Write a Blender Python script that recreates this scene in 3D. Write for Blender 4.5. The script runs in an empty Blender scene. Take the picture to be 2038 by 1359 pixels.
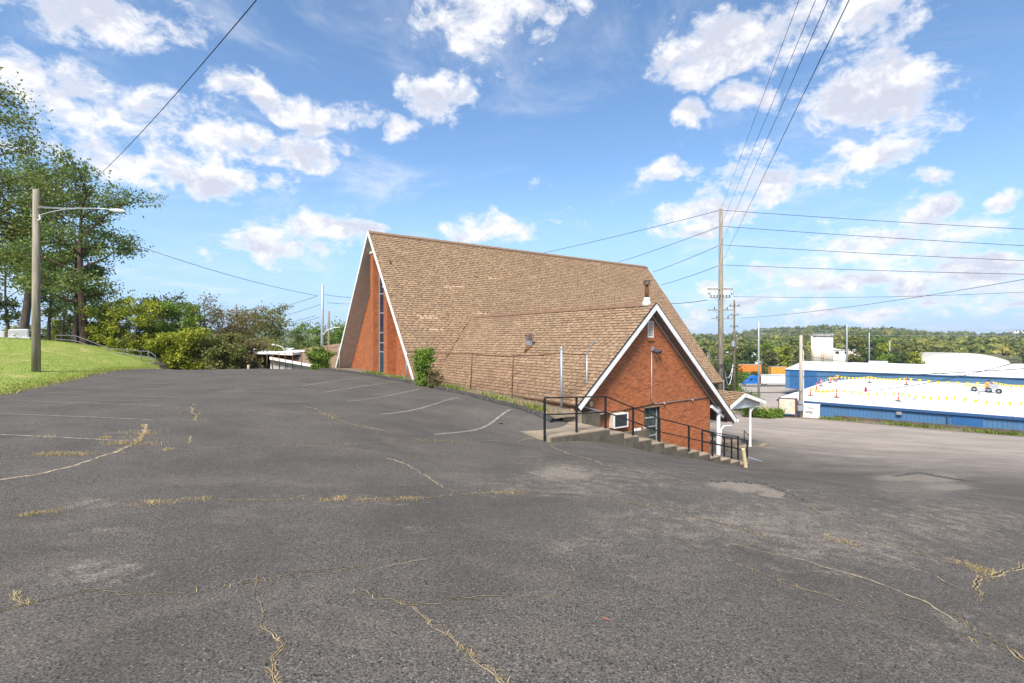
import bpy, math, random
import numpy as np
from mathutils import Vector, Matrix
SC = bpy.context.scene
COL = SC.collection
R = math.radians
# ------------------------------------------------------------------ camera (level, 17.9 mm on full frame), origin at the lens
F, CX, HY = 1014.1, 1019.0, 677.0          # focal length in photo pixels, optical axis column, horizon row
cam = bpy.data.cameras.new('camera'); cam.sensor_width = 36.0; cam.lens = 36.0 * F / 2038.0
cam.shift_y = -(679.5 - HY) / 2038.0; cam.clip_start = 0.05; cam.clip_end = 12000
camo = bpy.data.objects.new('camera', cam); COL.objects.link(camo)
camo.location = (0, 0, 0); camo.rotation_euler = (R(90), 0, 0); SC.camera = camo
# ------------------------------------------------------------------ light
SUN_EL, SUN_AZ = 50.0, 199.0               # degrees; azimuth clockwise from +Y
SUN_POWER, SUN_ANGLE = 3.9, 20.0
SKY_STRENGTH, EXPOSURE = 0.085, 1.05
sd = Vector((math.sin(R(SUN_AZ)) * math.cos(R(SUN_EL)), math.cos(R(SUN_AZ)) * math.cos(R(SUN_EL)), math.sin(R(SUN_EL))))
sl = bpy.data.lights.new('sun', 'SUN'); sl.energy = SUN_POWER; sl.angle = R(SUN_ANGLE); sl.color = (1, .95, .88)
so = bpy.data.objects.new('sun', sl); COL.objects.link(so); so.rotation_euler = sd.to_track_quat('Z', 'Y').to_euler()
vs = SC.view_settings; vs.view_transform = 'Standard'; vs.look = 'None'; vs.gamma = 1; vs.exposure = EXPOSURE
try: vs.use_curve_mapping = False
except Exception: pass
SC.cycles.use_denoising = True
SC.cycles.max_bounces = 5; SC.cycles.diffuse_bounces = 3; SC.cycles.glossy_bounces = 2; SC.cycles.transmission_bounces = 3; SC.cycles.transparent_max_bounces = 4
SC.render.film_transparent = False

class NT:                                   # small node helper
    def __init__(s, tree): s.t = tree; s.n = tree.nodes; s.l = tree.links
    def new(s, typ, **kw):
        n = s.n.new(typ)
        for k, v in kw.items():
            if k.startswith('i_'):
                key = k[2:]; key = int(key) if key.isdigit() else key
                s.put(n.inputs[key], v)
            else: setattr(n, k, v)
        return n
    def put(s, sock, v):
        if isinstance(v, bpy.types.NodeSocket): s.l.new(v, sock)
        else: sock.default_value = v
    def math(s, op, a, b=None, clamp=False):
        n = s.n.new('ShaderNodeMath'); n.operation = op; n.use_clamp = clamp
        s.put(n.inputs[0], a)
        if b is not None: s.put(n.inputs[1], b)
        return n.outputs[0]
    def vmath(s, op, a, b=None):
        n = s.n.new('ShaderNodeVectorMath'); n.operation = op; s.put(n.inputs[0], a)
        if b is not None: s.put(n.inputs[1], b)
        return n.outputs['Value'] if op in ('LENGTH', 'DOT_PRODUCT') else n.outputs[0]
    def mix(s, fac, a, b, blend='MIX'):
        n = s.n.new('ShaderNodeMix'); n.data_type = 'RGBA'; n.blend_type = blend
        s.put(n.inputs[0], fac); s.put(n.inputs[6], a); s.put(n.inputs[7], b); return n.outputs[2]
    def noise(s, vec, scale, detail=3, rough=.55, dist=0):
        n = s.new('ShaderNodeTexNoise'); n.inputs['Scale'].default_value = scale; n.inputs['Detail'].default_value = detail
        n.inputs['Roughness'].default_value = rough; n.inputs['Distortion'].default_value = dist
        if vec is not None: s.l.new(vec, n.inputs['Vector'])
        return n.outputs['Fac']
    def remap(s, x, a, b, c=0., d=1., smooth=True):
        n = s.new('ShaderNodeMapRange'); n.interpolation_type = 'SMOOTHSTEP' if smooth else 'LINEAR'
        s.put(n.inputs['Value'], x)
        for i, v in zip(('From Min', 'From Max', 'To Min', 'To Max'), (a, b, c, d)): s.put(n.inputs[i], v)
        return n.outputs['Result']
def c4(c): return (c[0], c[1], c[2], 1.0)

# ------------------------------------------------------------------ sky: Nishita with broken cumulus
def make_world():
    w = bpy.data.worlds.new('World'); SC.world = w; w.use_nodes = True
    w.cycles.sampling_method = 'MANUAL'; w.cycles.sample_map_resolution = 256
    T = NT(w.node_tree); T.n.clear()
    out = T.new('ShaderNodeOutputWorld'); bg = T.new('ShaderNodeBackground'); bg.inputs['Strength'].default_value = SKY_STRENGTH
    T.l.new(bg.outputs[0], out.inputs[0])
    sky = T.new('ShaderNodeTexSky'); sky.sky_type = 'NISHITA'; sky.sun_disc = False
    sky.sun_elevation = R(SUN_EL); sky.sun_rotation = R(SUN_AZ); sky.altitude = 200; sky.air_density = 1.0; sky.dust_density = 0.6; sky.ozone_density = 2.0
    d = T.new('ShaderNodeTexCoord').outputs['Generated']
    sp = T.new('ShaderNodeSeparateXYZ', i_0=d).outputs
    az = T.math('ARCTAN2', sp[0], sp[1]); el = T.math('ARCSINE', sp[2])
    h = T.math('ADD', T.math('MAXIMUM', sp[2], 0.0), 0.16)
    pl = T.new('ShaderNodeCombineXYZ', i_0=T.math('DIVIDE', sp[0], h), i_1=T.math('DIVIDE', sp[1], h), i_2=0.37).outputs[0]
    n1 = T.noise(pl, 2.3, 5, .6, .4); nb = T.noise(T.vmath('ADD', T.vmath('MULTIPLY', d, (1, 1, 1.5)), T.vmath('MULTIPLY', pl, (.06, .06, 0))), 15.0, 8, .66, .25)
    n2 = T.noise(pl, 0.7, 3, .5)
    ae = T.new('ShaderNodeCombineXYZ', i_0=az, i_1=el, i_2=0.0).outputs[0]
    wob = T.new('ShaderNodeTexNoise', i_Scale=9.0, i_Detail=4.0, i_Vector=d)
    ae2 = T.vmath('ADD', ae, T.vmath('MULTIPLY', T.vmath('SUBTRACT', wob.outputs['Color'], (.5, .5, .5)), (.16, .12, 0)))
    blobs = [(170, 30, 220, 72), (60, 165, 195, 66), (320, 265, 280, 90), (560, 200, 200, 45), (440, 350, 150, 42), (250, 320, 130, 55),
             (960, 60, 135, 115), (870, 175, 75, 50), (1090, 0, 130, 40), (590, 478, 145, 55), (1000, 450, 135, 30), (700, 455, 60, 20),
             (1520, 60, 220, 85), (1390, 130, 110, 60), (1740, 40, 120, 60), (1720, 195, 140, 95), (1500, 205, 60, 40), (1320, 335, 55, 32), (1380, 225, 45, 28),
             (1530, 350, 170, 45), (1390, 425, 110, 48), (1680, 320, 120, 40), (1830, 345, 50, 20), (1850, 405, 85, 35), (1985, 400, 45, 22),
             (1760, 485, 260, 70), (1960, 570, 190, 70), (1620, 545, 180, 50), (1700, 620, 200, 28), (790, 270, 40, 35), (620, 300, 70, 40), (1440, 590, 90, 30), (1380, 625, 60, 18)]
    acc = None
    for (px, py, rx, ry) in blobs:
        a = math.atan((px - CX) / F); e = math.atan((HY - py) / F * math.cos(a))
        ra = rx / F * math.cos(a) ** 2; re = ry / F * math.cos(a) * math.cos(e) ** 2
        v = T.vmath('MULTIPLY', T.vmath('SUBTRACT', ae2, (a, e, 0)), (1 / ra, 1 / re, 0))
        b = T.remap(T.vmath('LENGTH', v), 1.75, 0.1)
        acc = b if acc is None else T.math('MAXIMUM', acc, b)
    other = T.remap(sp[1], 0.62, 0.45, 0., .62)                 # the sky beside and behind the camera carries the same broken cloud
    acc = T.math('MAXIMUM', acc, T.math('MULTIPLY', other, T.remap(n2, .42, .62)))
    def dens(n_big, n_small): return T.math('ADD', T.math('ADD', T.math('MULTIPLY', T.math('SUBTRACT', n_big, .5), 1.0), T.math('MULTIPLY', T.math('SUBTRACT', n_small, .5), 1.5)), T.math('ADD', T.math('MULTIPLY', acc, .60), .33))
    val = dens(n1, nb)
    nbu = T.noise(T.vmath('ADD', T.vmath('MULTIPLY', T.vmath('ADD', d, (0, 0, .028)), (1, 1, 1.5)), T.vmath('MULTIPLY', pl, (.06, .06, 0))), 15.0, 4, .6, .25)
    mask = T.math('MULTIPLY', T.remap(val, .55, .95), .95)
    wisp = T.math('MULTIPLY', T.remap(T.noise(pl, 1.3, 6, .68, .8), .48, .8), .48)
    mask = T.math('MAXIMUM', mask, wisp)
    mask = T.math('MULTIPLY', mask, T.remap(sp[2], -.005, .03))
    shade = T.remap(T.math('ADD', T.math('MULTIPLY', T.math('SUBTRACT', nbu, nb), 1.6), T.math('MULTIPLY', T.math('SUBTRACT', n1, .5), .8)), -.26, .22)
    under = T.math('MULTIPLY', shade, T.remap(val, .66, .95))
    cloud = T.mix(T.math('MULTIPLY', under, .9), (6.3, 6.25, 6.35, 1), (3.9, 4.05, 4.8, 1))
    hz = T.remap(sp[2], .0, .34, .8, 0.)
    skyc = T.mix(1.0, sky.outputs[0], (.97, 1.13, 1.22, 1), 'MULTIPLY')
    skyc = T.mix(hz, skyc, (2.7, 4.0, 6.2, 1))
    T.l.new(T.mix(mask, skyc, cloud), bg.inputs['Color'])
make_world()

# ------------------------------------------------------------------ helpers
rnd = random.Random(11)
NP = np.random.default_rng(5)
PSI = R(54.4716)
U = (math.sin(PSI), math.cos(PSI)); V = (-math.cos(PSI), math.sin(PSI))     # church axes: U along the main ridge, V across it
def W(u, v, z): return Vector((u * U[0] + v * V[0], u * U[1] + v * V[1], z))
def uv(p): return (p[0] * U[0] + p[1] * U[1], p[0] * V[0] + p[1] * V[1])
def at(px, py, D): return Vector(((px - CX) / F * D, D, (HY - py) / F * D))
def on_v(px, py, vc):
    a = (px - CX) / F; return at(px, py, vc / (V[0] * a + V[1]))
def on_u(px, py, uc):
    a = (px - CX) / F; return at(px, py, uc / (U[0] * a + U[1]))
def on_z(px, py, z): return at(px, py, -z * F / (py - HY))

def setp(o, label=None, cat=None, group=None, kind=None):
    if label: o['label'] = label
    if cat: o['category'] = cat
    if group: o['group'] = group
    if kind: o['kind'] = kind
    return o
def empty(name, loc=(0, 0, 0), label=None, cat=None, group=None):
    o = bpy.data.objects.new(name, None); o.empty_display_size = .2; COL.objects.link(o); o.location = loc
    return setp(o, label, cat, group)
def wire_up(o, parent):
    """parent while keeping world placement (parents here carry location / z-rotation only)"""
    o.parent = parent
    o.matrix_parent_inverse = parent_matrix(parent).inverted()
def parent_matrix(p):
    m = Matrix.LocRotScale(p.location, p.rotation_euler, p.scale)
    if p.parent: m = parent_matrix(p.parent) @ p.matrix_parent_inverse @ m
    return m
def mesh_np(name, verts, faces, mat=None, tone=None, smooth=False):
    """faces: (n,3|4) int array or list of index lists"""
    me = bpy.data.meshes.new(name)
    if isinstance(faces, np.ndarray):
        n, k = faces.shape
        me.vertices.add(len(verts)); me.vertices.foreach_set('co', np.asarray(verts, np.float32).ravel())
        me.loops.add(n * k); me.loops.foreach_set('vertex_index', faces.astype(np.int32).ravel())
        me.polygons.add(n); me.polygons.foreach_set('loop_start', np.arange(0, n * k, k, dtype=np.int32))
        me.update(calc_edges=True)
    else:
        me.from_pydata([tuple(v) for v in verts], [], faces)
    if tone is not None:
        a = me.attributes.new('tone', 'FLOAT', 'FACE'); a.data.foreach_set('value', np.asarray(tone, np.float32))
    if mat: me.materials.append(mat)
    if smooth: me.polygons.foreach_set('use_smooth', [True] * len(me.polygons))
    return me
def link(name, me, parent=None, **kw):
    o = bpy.data.objects.new(name, me); COL.objects.link(o)
    if parent: wire_up(o, parent)
    return setp(o, **kw)
class MB:
    def __init__(s): s.v = []; s.f = []; s.t = []
    def add(s, vs, fs, tone=.5):
        b = len(s.v); s.v += [tuple(p) for p in vs]
        for f in fs: s.f.append([b + i for i in f]); s.t.append(tone)
        return s
    def hexa(s, p, tone=.5):   # p: 8 points, bottom 0-3 ccw, top 4-7
        return s.add(p, [(3, 2, 1, 0), (4, 5, 6, 7), (0, 1, 5, 4), (1, 2, 6, 5), (2, 3, 7, 6), (3, 0, 4, 7)], tone)
    def box(s, x0, x1, y0, y1, z0, z1, tone=.5):
        return s.hexa([(x0, y0, z0), (x1, y0, z0), (x1, y1, z0), (x0, y1, z0), (x0, y0, z1), (x1, y0, z1), (x1, y1, z1), (x0, y1, z1)], tone)
    def ubox(s, u0, u1, v0, v1, z0, z1, tone=.5):
        return s.hexa([W(u0, v0, z0), W(u1, v0, z0), W(u1, v1, z0), W(u0, v1, z0), W(u0, v0, z1), W(u1, v0, z1), W(u1, v1, z1), W(u0, v1, z1)], tone)
    def bevbox(s, x0, x1, y0, y1, z0, z1, b=.02, tone=.5):
        """box with chamfered vertical and top edges"""
        def ring(i, z): return [(x0 + i + b, y0 + i, z), (x1 - i - b, y0 + i, z), (x1 - i, y0 + i + b, z), (x1 - i, y1 - i - b, z), (x1 - i - b, y1 - i, z), (x0 + i + b, y1 - i, z), (x0 + i, y1 - i - b, z), (x0 + i, y0 + i + b, z)]
        vs_ = ring(0, z0) + ring(0, z1 - b) + ring(b, z1)
        fs = [tuple(range(7, -1, -1)), tuple(range(16, 24))]
        for k in (0, 8):
            for i in range(8): j = (i + 1) % 8; fs.append((k + i, k + j, k + 8 + j, k + 8 + i))
        return s.add(vs_, fs, tone)
    def slab(s, poly, off, tone=.5):  # polygon extruded by vector off
        n = len(poly); o = Vector(off); ps = [Vector(p) for p in poly]; q = [p + o for p in ps]
        return s.add(ps + q, [tuple(range(n - 1, -1, -1)), tuple(range(n, 2 * n))] + [(i, (i + 1) % n, n + (i + 1) % n, n + i) for i in range(n)], tone)
    def tube(s, path, r, n=8, cap=True, tone=.5):
        path = [Vector(p) for p in path]; m = len(path); rs = r if isinstance(r, (list, tuple)) else [r] * m
        vs_ = []; prev = None
        for i, p in enumerate(path):
            d = (path[min(i + 1, m - 1)] - path[max(i - 1, 0)])
            d = d.normalized() if d.length > 1e-9 else Vector((0, 0, 1))
            if prev is None:
                a = d.orthogonal().normalized()
                if abs(d.z) > .9: a = (Vector((1, 0, 0)) - d * d.x).normalized()
            else: a = (prev - d * prev.dot(d)).normalized()
            prev = a; b = d.cross(a)
            for k in range(n):
                t = 2 * math.pi * k / n; vs_.append(p + (a * math.cos(t) + b * math.sin(t)) * rs[i])
        fs = [(i * n + k, i * n + (k + 1) % n, (i + 1) * n + (k + 1) % n, (i + 1) * n + k) for i in range(m - 1) for k in range(n)]
        if cap: fs += [tuple(range(n - 1, -1, -1)), tuple(range((m - 1) * n, m * n))]
        return s.add(vs_, fs, tone)
    def bar(s, a, b, w, h=None, tone=.5):   # rectangular bar a->b, up is z
        a = Vector(a); b = Vector(b); h = h or w; d = (b - a).normalized()
        sd_ = d.cross(Vector((0, 0, 1))); sd_ = sd_.normalized() if sd_.length > 1e-4 else Vector((U[0], U[1], 0))
        up = sd_.cross(d).normalized(); x = sd_ * w / 2; y = up * h / 2
        return s.hexa([a - x - y, a + x - y, b + x - y, b - x - y, a - x + y, a + x + y, b + x + y, b - x + y], tone)
    def lathe(s, c, prof, n=16, axis=(0, 0, 1), tone=.5):
        ax = Vector(axis).normalized(); a = ax.orthogonal().normalized(); b = ax.cross(a); c = Vector(c); vs_ = []
        for (r, h) in prof:
            for k in range(n):
                t = 2 * math.pi * k / n; vs_.append(c + ax * h + (a * math.cos(t) + b * math.sin(t)) * r)
        m = len(prof); fs = [(i * n + k, i * n + (k + 1) % n, (i + 1) * n + (k + 1) % n, (i + 1) * n + k) for i in range(m - 1) for k in range(n)]
        fs += [tuple(range(n - 1, -1, -1)), tuple(range((m - 1) * n, m * n))]
        return s.add(vs_, fs, tone)
    def mesh(s, name, mat, smooth=False): return mesh_np(name, s.v, s.f, mat, s.t, smooth)
    def build(s, name, mat, parent=None, smooth=False, **kw): return link(name, s.mesh(name, mat, smooth), parent, **kw)

# ------------------------------------------------------------------ materials
MATS = {}
def pm(name, c1, c2=None, scale=4., rough=.85, bump=0., bscale=None, tone=0., tc=None, metal=0., spec=.3, stretch=None, detail=5, c3=None, c3scale=1., c3amt=.5, world=False, objrand=0.):
    """two-colour noise paint; tone attribute or object random mixes toward tc; c3 is a blotchy stain colour"""
    if name in MATS: return MATS[name]
    m = bpy.data.materials.new(name); m.use_nodes = True; T = NT(m.node_tree); b = T.n['Principled BSDF']
    tcn = T.new('ShaderNodeTexCoord'); co = tcn.outputs['Object']
    if world: co = T.new('ShaderNodeNewGeometry').outputs['Position']
    if stretch: co = T.vmath('MULTIPLY', co, stretch)
    c2 = c2 or tuple(x * .8 for x in c1)
    col = T.mix(T.remap(T.noise(co, scale, detail), .3, .7), c4(c1), c4(c2))
    if tone:
        at_ = T.new('ShaderNodeAttribute', attribute_name='tone').outputs['Fac']
        col = T.mix(T.math('MULTIPLY', at_, tone), col, c4(tc or tuple(x * .4 for x in c1)))
    if objrand:
        ob = T.new('ShaderNodeObjectInfo').outputs['Random']
        col = T.mix(T.math('MULTIPLY', ob, objrand), col, c4(tc or tuple(x * .4 for x in c1)))
    if c3: col = T.mix(T.math('MULTIPLY', T.remap(T.noise(co, c3scale, 6, .65), .5, .72), c3amt), col, c4(c3))
    T.l.new(col, b.inputs['Base Color']); b.inputs['Roughness'].default_value = rough; b.inputs['Metallic'].default_value = metal
    b.inputs['Specular IOR Level'].default_value = spec
    if bump:
        bn = T.new('ShaderNodeBump', i_Strength=min(1, bump), i_Distance=.02); T.l.new(T.noise(co, bscale or scale * 6, 5), bn.inputs['Height']); T.l.new(bn.outputs[0], b.inputs['Normal'])
    MATS[name] = m; return m
def leafmat(name, ca, cb, cc=None):
    if name in MATS: return MATS[name]
    m = bpy.data.materials.new(name); m.use_nodes = True; T = NT(m.node_tree); b = T.n['Principled BSDF']; out = T.n['Material Output']
    a = T.new('ShaderNodeAttribute', attribute_name='tone').outputs['Fac']
    cr = T.new('ShaderNodeValToRGB'); T.l.new(a, cr.inputs[0]); cr.color_ramp.elements[0].color = c4(ca); cr.color_ramp.elements[1].color = c4(cc or cb); cr.color_ramp.elements[1].position = 1.
    e = cr.color_ramp.elements.new(.6); e.color = c4(cb)
    T.l.new(cr.outputs[0], b.inputs['Base Color']); b.inputs['Roughness'].default_value = .6; b.inputs['Specular IOR Level'].default_value = .25
    tr = T.new('ShaderNodeBsdfTranslucent'); T.l.new(T.mix(.5, cr.outputs[0], (.25, .3, .02, 1), 'MIX'), tr.inputs[0])
    ms = T.new('ShaderNodeMixShader', i_0=.3); T.l.new(b.outputs[0], ms.inputs[1]); T.l.new(tr.outputs[0], ms.inputs[2]); T.l.new(ms.outputs[0], out.inputs[0])
    MATS[name] = m; return m
M_white = pm('white_paint', (.78, .77, .74), (.68, .66, .62), 3, .6, c3=(.42, .38, .32), c3scale=5, c3amt=.35)
M_galv = pm('galvanised_steel', (.42, .44, .46), (.3, .32, .33), 12, .45, metal=.5)
M_rust = pm('rusty_steel', (.17, .07, .03), (.09, .045, .025), 14, .9, c3=(.3, .13, .05), c3scale=20, bump=.2)
M_black = pm('black_paint', (.012, .012, .013), (.02, .02, .02), 10, .45)
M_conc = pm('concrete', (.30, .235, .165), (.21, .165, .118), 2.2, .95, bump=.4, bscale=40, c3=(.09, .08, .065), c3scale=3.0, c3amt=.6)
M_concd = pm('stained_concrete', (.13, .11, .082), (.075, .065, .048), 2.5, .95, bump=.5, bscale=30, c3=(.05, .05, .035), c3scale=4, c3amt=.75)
M_tan = pm('tan_paint', (.62, .5, .3), (.52, .42, .26), 6, .6)
M_wood = pm('weathered_wood', (.33, .285, .22), (.19, .16, .12), 9, .95, stretch=(1, 1, .08), bump=.5, bscale=20, c3=(.09, .075, .055), c3scale=7)
M_poledk = pm('creosote_wood', (.2, .16, .12), (.11, .09, .07), 9, .95, stretch=(1, 1, .08), bump=.4)
M_wire = pm('black_cable', (.02, .02, .022), (.03, .03, .03), 5, .6)
M_dark = pm('dark_void', (.012, .012, .012), (.02, .02, .02), 5, .8)
M_rubber = pm('black_rubber', (.02, .02, .02), (.03, .03, .03), 10, .85)
M_bark = pm('bark', (.11, .085, .065), (.055, .042, .034), 8, .95, stretch=(1, 1, .25), bump=.6)
M_pinebark = pm('pine_bark', (.095, .058, .042), (.045, .03, .024), 6, .95, stretch=(1, 1, .3), bump=.6)

# ------------------------------------------------------------------ terrain heights (camera height = 0)
CTRL = [(0, -8, -1.7), (-12, -8, -1.7), (12, -8, -2.2), (0, 0, -1.72), (0, 3, -1.76), (-4, 3, -1.75), (4, 3, -2.15), (-8, 8, -1.8), (0, 8, -2.2), (-4, 14, -2.0), (-10, 20, -1.95), (-5.5, 20, -2.12),
        (-17, 16.9, -1.8), (-21.4, 25, -1.85), (-24.7, 34.8, -1.95), (-18, 35.3, -1.98), (-13.1, 35.1, -2.04), (-12, 8, -1.76),
        (1.0, 17.1, -2.52), (-.36, 19, -2.4), (-1.88, 21.4, -2.3), (-3.75, 23.9, -2.22), (-5.04, 25.7, -2.18), (-7.85, 29.6, -2.13), (-10.2, 32.4, -2.08),
        (.3, 15.3, -2.88), (-.4, 15.9, -2.72), (1.1, 14.74, -2.95), (3.09, 16.15, -3.28), (4.82, 17.4, -3.84), (7.16, 19.06, -4.49), (9.74, 20.96, -5.2),
        (8.9, 23, -5.18), (11.9, 25.5, -5.32), (10.2, 10, -3.1), (6, 10, -2.72), (3, 10, -2.45), (20, 20, -4.75), (15, 15, -4.1), (30, 30, -6.1), (40, 40, -7.55), (30, 51, -7.78), (33, 54, -8.0), (22, 40, -6.85), (15, 30, -5.75), (40, 25, -5.9), (25, 12, -4.2), (14, 4, -2.7), (20, 55, -8.0), (50, 32, -7.0), (60, 22, -6.6),
        (-23.6, 25.3, -1.62), (-44, 45, 0.0), (-37, 40, -.05), (-34.3, 40, -.4), (-32.3, 40, -.95), (-30.3, 40, -1.45), (-27.5, 40, -2.0), (-30, 25, -1.0), (-28, 16.5, -1.15), (-20.5, 16.9, -1.68), (-28.5, 32, -1.35), (-40, 30, .1), (-24, 9, -1.3), (-34, 34, -.5), (-50, 38, .45),
        (-20, 45, -3.2), (-12, 45, -3.2), (0, 45, -4.5), (5, 35, -4.8), (10, 50, -7)]
CT = np.array(CTRL, float)
def _k(r2): return .5 * r2 * np.log(r2 + 1e-6)
_n = len(CT); _d2 = ((CT[:, None, :2] - CT[None, :, :2]) ** 2).sum(-1)
_A = np.zeros((_n + 3, _n + 3)); _A[:_n, :_n] = _k(_d2) + np.eye(_n) * .6; _A[:_n, _n] = 1; _A[:_n, _n + 1:] = CT[:, :2]; _A[_n:, :_n] = _A[:_n, _n:].T
_w = np.linalg.solve(_A, np.r_[CT[:, 2], 0, 0, 0])
def Hn(x, y):
    x = np.asarray(x, float); y = np.asarray(y, float); sh = x.shape; x = np.clip(x.ravel(), -55, 62); y = np.clip(y.ravel(), -12, 56)
    d2 = (x[:, None] - CT[:, 0]) ** 2 + (y[:, None] - CT[:, 1]) ** 2
    return (_k(d2) @ _w[:_n] + _w[_n] + x * _w[_n + 1] + y * _w[_n + 2]).reshape(sh)
def H(x, y): return float(Hn(np.array([x]), np.array([y]))[0])
def sstep(a, b, x):
    t = np.clip((np.asarray(x, float) - a) / (b - a), 0, 1); return t * t * (3 - 2 * t)
def Tn(x, y):
    """whole terrain: near lots blend into a valley and wooded hills"""
    x = np.asarray(x, float); y = np.asarray(y, float); r = np.hypot(x, y); az = np.degrees(np.arctan2(x, y))
    right = sstep(5, 18, az)
    valley = -8.2 - 8.0 * sstep(60, 170, r) * right - 1.5 * (1 - right) - 3 * (1 - right) * sstep(60, 200, r)
    wob = 5 * np.sin(az * .21 + 1.3) + 3 * np.sin(az * .53) + 2 * np.sin(az * 1.1 + r * .004)
    hill = (21 + wob * .6 + 8 * np.exp(-((az - 30) / 5.5) ** 2)) * sstep(360, 1400, r) + 4 * np.sin(az * .33 + r * .003) * sstep(500, 900, r) * (1 - sstep(1200, 1500, r))
    far = valley + hill - 26 * sstep(1400, 2600, r)
    out = np.maximum(np.maximum(x - 60, -52 - x), np.maximum(y - 54, -10 - y))
    b = sstep(0, 45, np.maximum(out, 0)); return Hn(x, y) * (1 - b) + far * b
def Tz(x, y): return float(Tn(np.array([x]), np.array([y]))[0])
def on_ground(px, py, off=0.):
    a = (px - CX) / F; b = (HY - py) / F; D = np.geomspace(1.2, 400, 900); g = Tn(a * D, D) + off - b * D
    i = int(np.argmax(g > 0)) if (g > 0).any() else 899
    if i == 0: return at(px, py, D[0])
    t = g[i - 1] / (g[i - 1] - g[i]) if g[i] != g[i - 1] else 0; return at(px, py, D[i - 1] + (D[i] - D[i - 1]) * t)

# ------------------------------------------------------------------ ground sheets
EDGE = [(-13, -12), (-14.2, 0), (-15.4, 8), (-17, 16.9), (-19.3, 21), (-21.4, 25), (-23.2, 30), (-24.6, 34.8), (-25.6, 36.6), (-26.5, 38)]   # asphalt / grass edge
_ex = np.array([e[0] for e in EDGE]); _ey = np.array([e[1] for e in EDGE])
def edgex(y): return np.interp(y, _ey, _ex)
def asphalt_mat():
    m = bpy.data.materials.new('worn_asphalt'); m.use_nodes = True; T = NT(m.node_tree); b = T.n['Principled BSDF']
    co = T.new('ShaderNodeNewGeometry').outputs['Position']
    fine = T.noise(co, 85, 4, .7); vor = T.new('ShaderNodeTexVoronoi', i_Scale=62.0, i_Vector=co)
    mid = T.noise(co, 7, 6, .7); big = T.noise(co, .55, 5, .6)
    col = T.mix(T.remap(fine, .3, .7), (.017, .0157, .0143, 1), (.162, .145, .127, 1))
    stone = T.remap(T.new('ShaderNodeSeparateColor', i_0=vor.outputs['Color']).outputs[0], .80, .99)
    col = T.mix(T.math('MULTIPLY', stone, T.remap(vor.outputs['Distance'], .55, .2, 0., .8)), col, (.31, .28, .25, 1))
    clump = T.noise(co, 46, 3, .65)
    col = T.mix(T.remap(clump, .52, .70, 0., .5), col, (.18, .158, .136, 1))
    pit = T.math('MULTIPLY', T.remap(clump, .44, .32), .85)
    col = T.mix(pit, col, (.008, .008, .008, 1))
    col = T.mix(T.remap(mid, .45, .78, 0., .3), col, (.14, .121, .10, 1))
    col = T.mix(T.remap(big, .40, .66, 0., .38), col, (.045, .041, .037, 1))
    streak = T.noise(T.vmath('MULTIPLY', co, (.6, 1.1, 1)), 1.0, 9, .75, .6)
    col = T.mix(T.math('MULTIPLY', T.remap(streak, .48, .68, 0., .7), T.remap(fine, .42, .62, .1, 1.)), col, (.18, .153, .127, 1))
    wear = T.new('ShaderNodeAttribute', attribute_name='wear').outputs['Fac']
    wm = T.remap(T.math('ADD', wear, T.math('MULTIPLY', T.math('SUBTRACT', T.noise(co, 4.5, 9, .8), .5), 2.4)), .30, 1.0)
    wm = T.math('MULTIPLY', wm, T.remap(T.math('ADD', T.math('MULTIPLY', fine, .5), T.math('MULTIPLY', clump, .5)), .42, .58, .12, 1.))
    col = T.mix(wm, col, (.28, .235, .19, 1))
    road = T.new('ShaderNodeAttribute', attribute_name='road').outputs['Fac']
    rn = T.remap(T.math('ADD', road, T.math('MULTIPLY', T.math('SUBTRACT', T.noise(T.vmath('MULTIPLY', co, (1, 1, 1)), .8, 6, .65), .5), .5)), .15, .95)
    rcol = T.mix(T.remap(T.noise(co, .35, 6, .6), .3, .7), (.33, .28, .235, 1), (.25, .213, .18, 1))
    track = T.noise(T.vmath('MULTIPLY', T.new('ShaderNodeVectorRotate', rotation_type='Z_AXIS', i_Vector=co, i_Angle=R(45)).outputs[0], (.06, 1.6, 1)), 1.0, 4, .6)
    rcol = T.mix(T.remap(track, .48, .66, 0., .6), rcol, (.17, .148, .128, 1))
    col = T.mix(rn, col, rcol)
    T.l.new(col, b.inputs['Base Color']); b.inputs['Roughness'].default_value = .95; b.inputs['Specular IOR Level'].default_value = .12
    bn = T.new('ShaderNodeBump', i_Strength=.8, i_Distance=.015); T.l.new(T.math('ADD', T.noise(co, 55, 4, .65), T.math('MULTIPLY', T.noise(co, 3, 3), .6)), bn.inputs['Height']); T.l.new(bn.outputs[0], b.inputs['Normal'])
    return m
M_asph = asphalt_mat()
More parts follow.
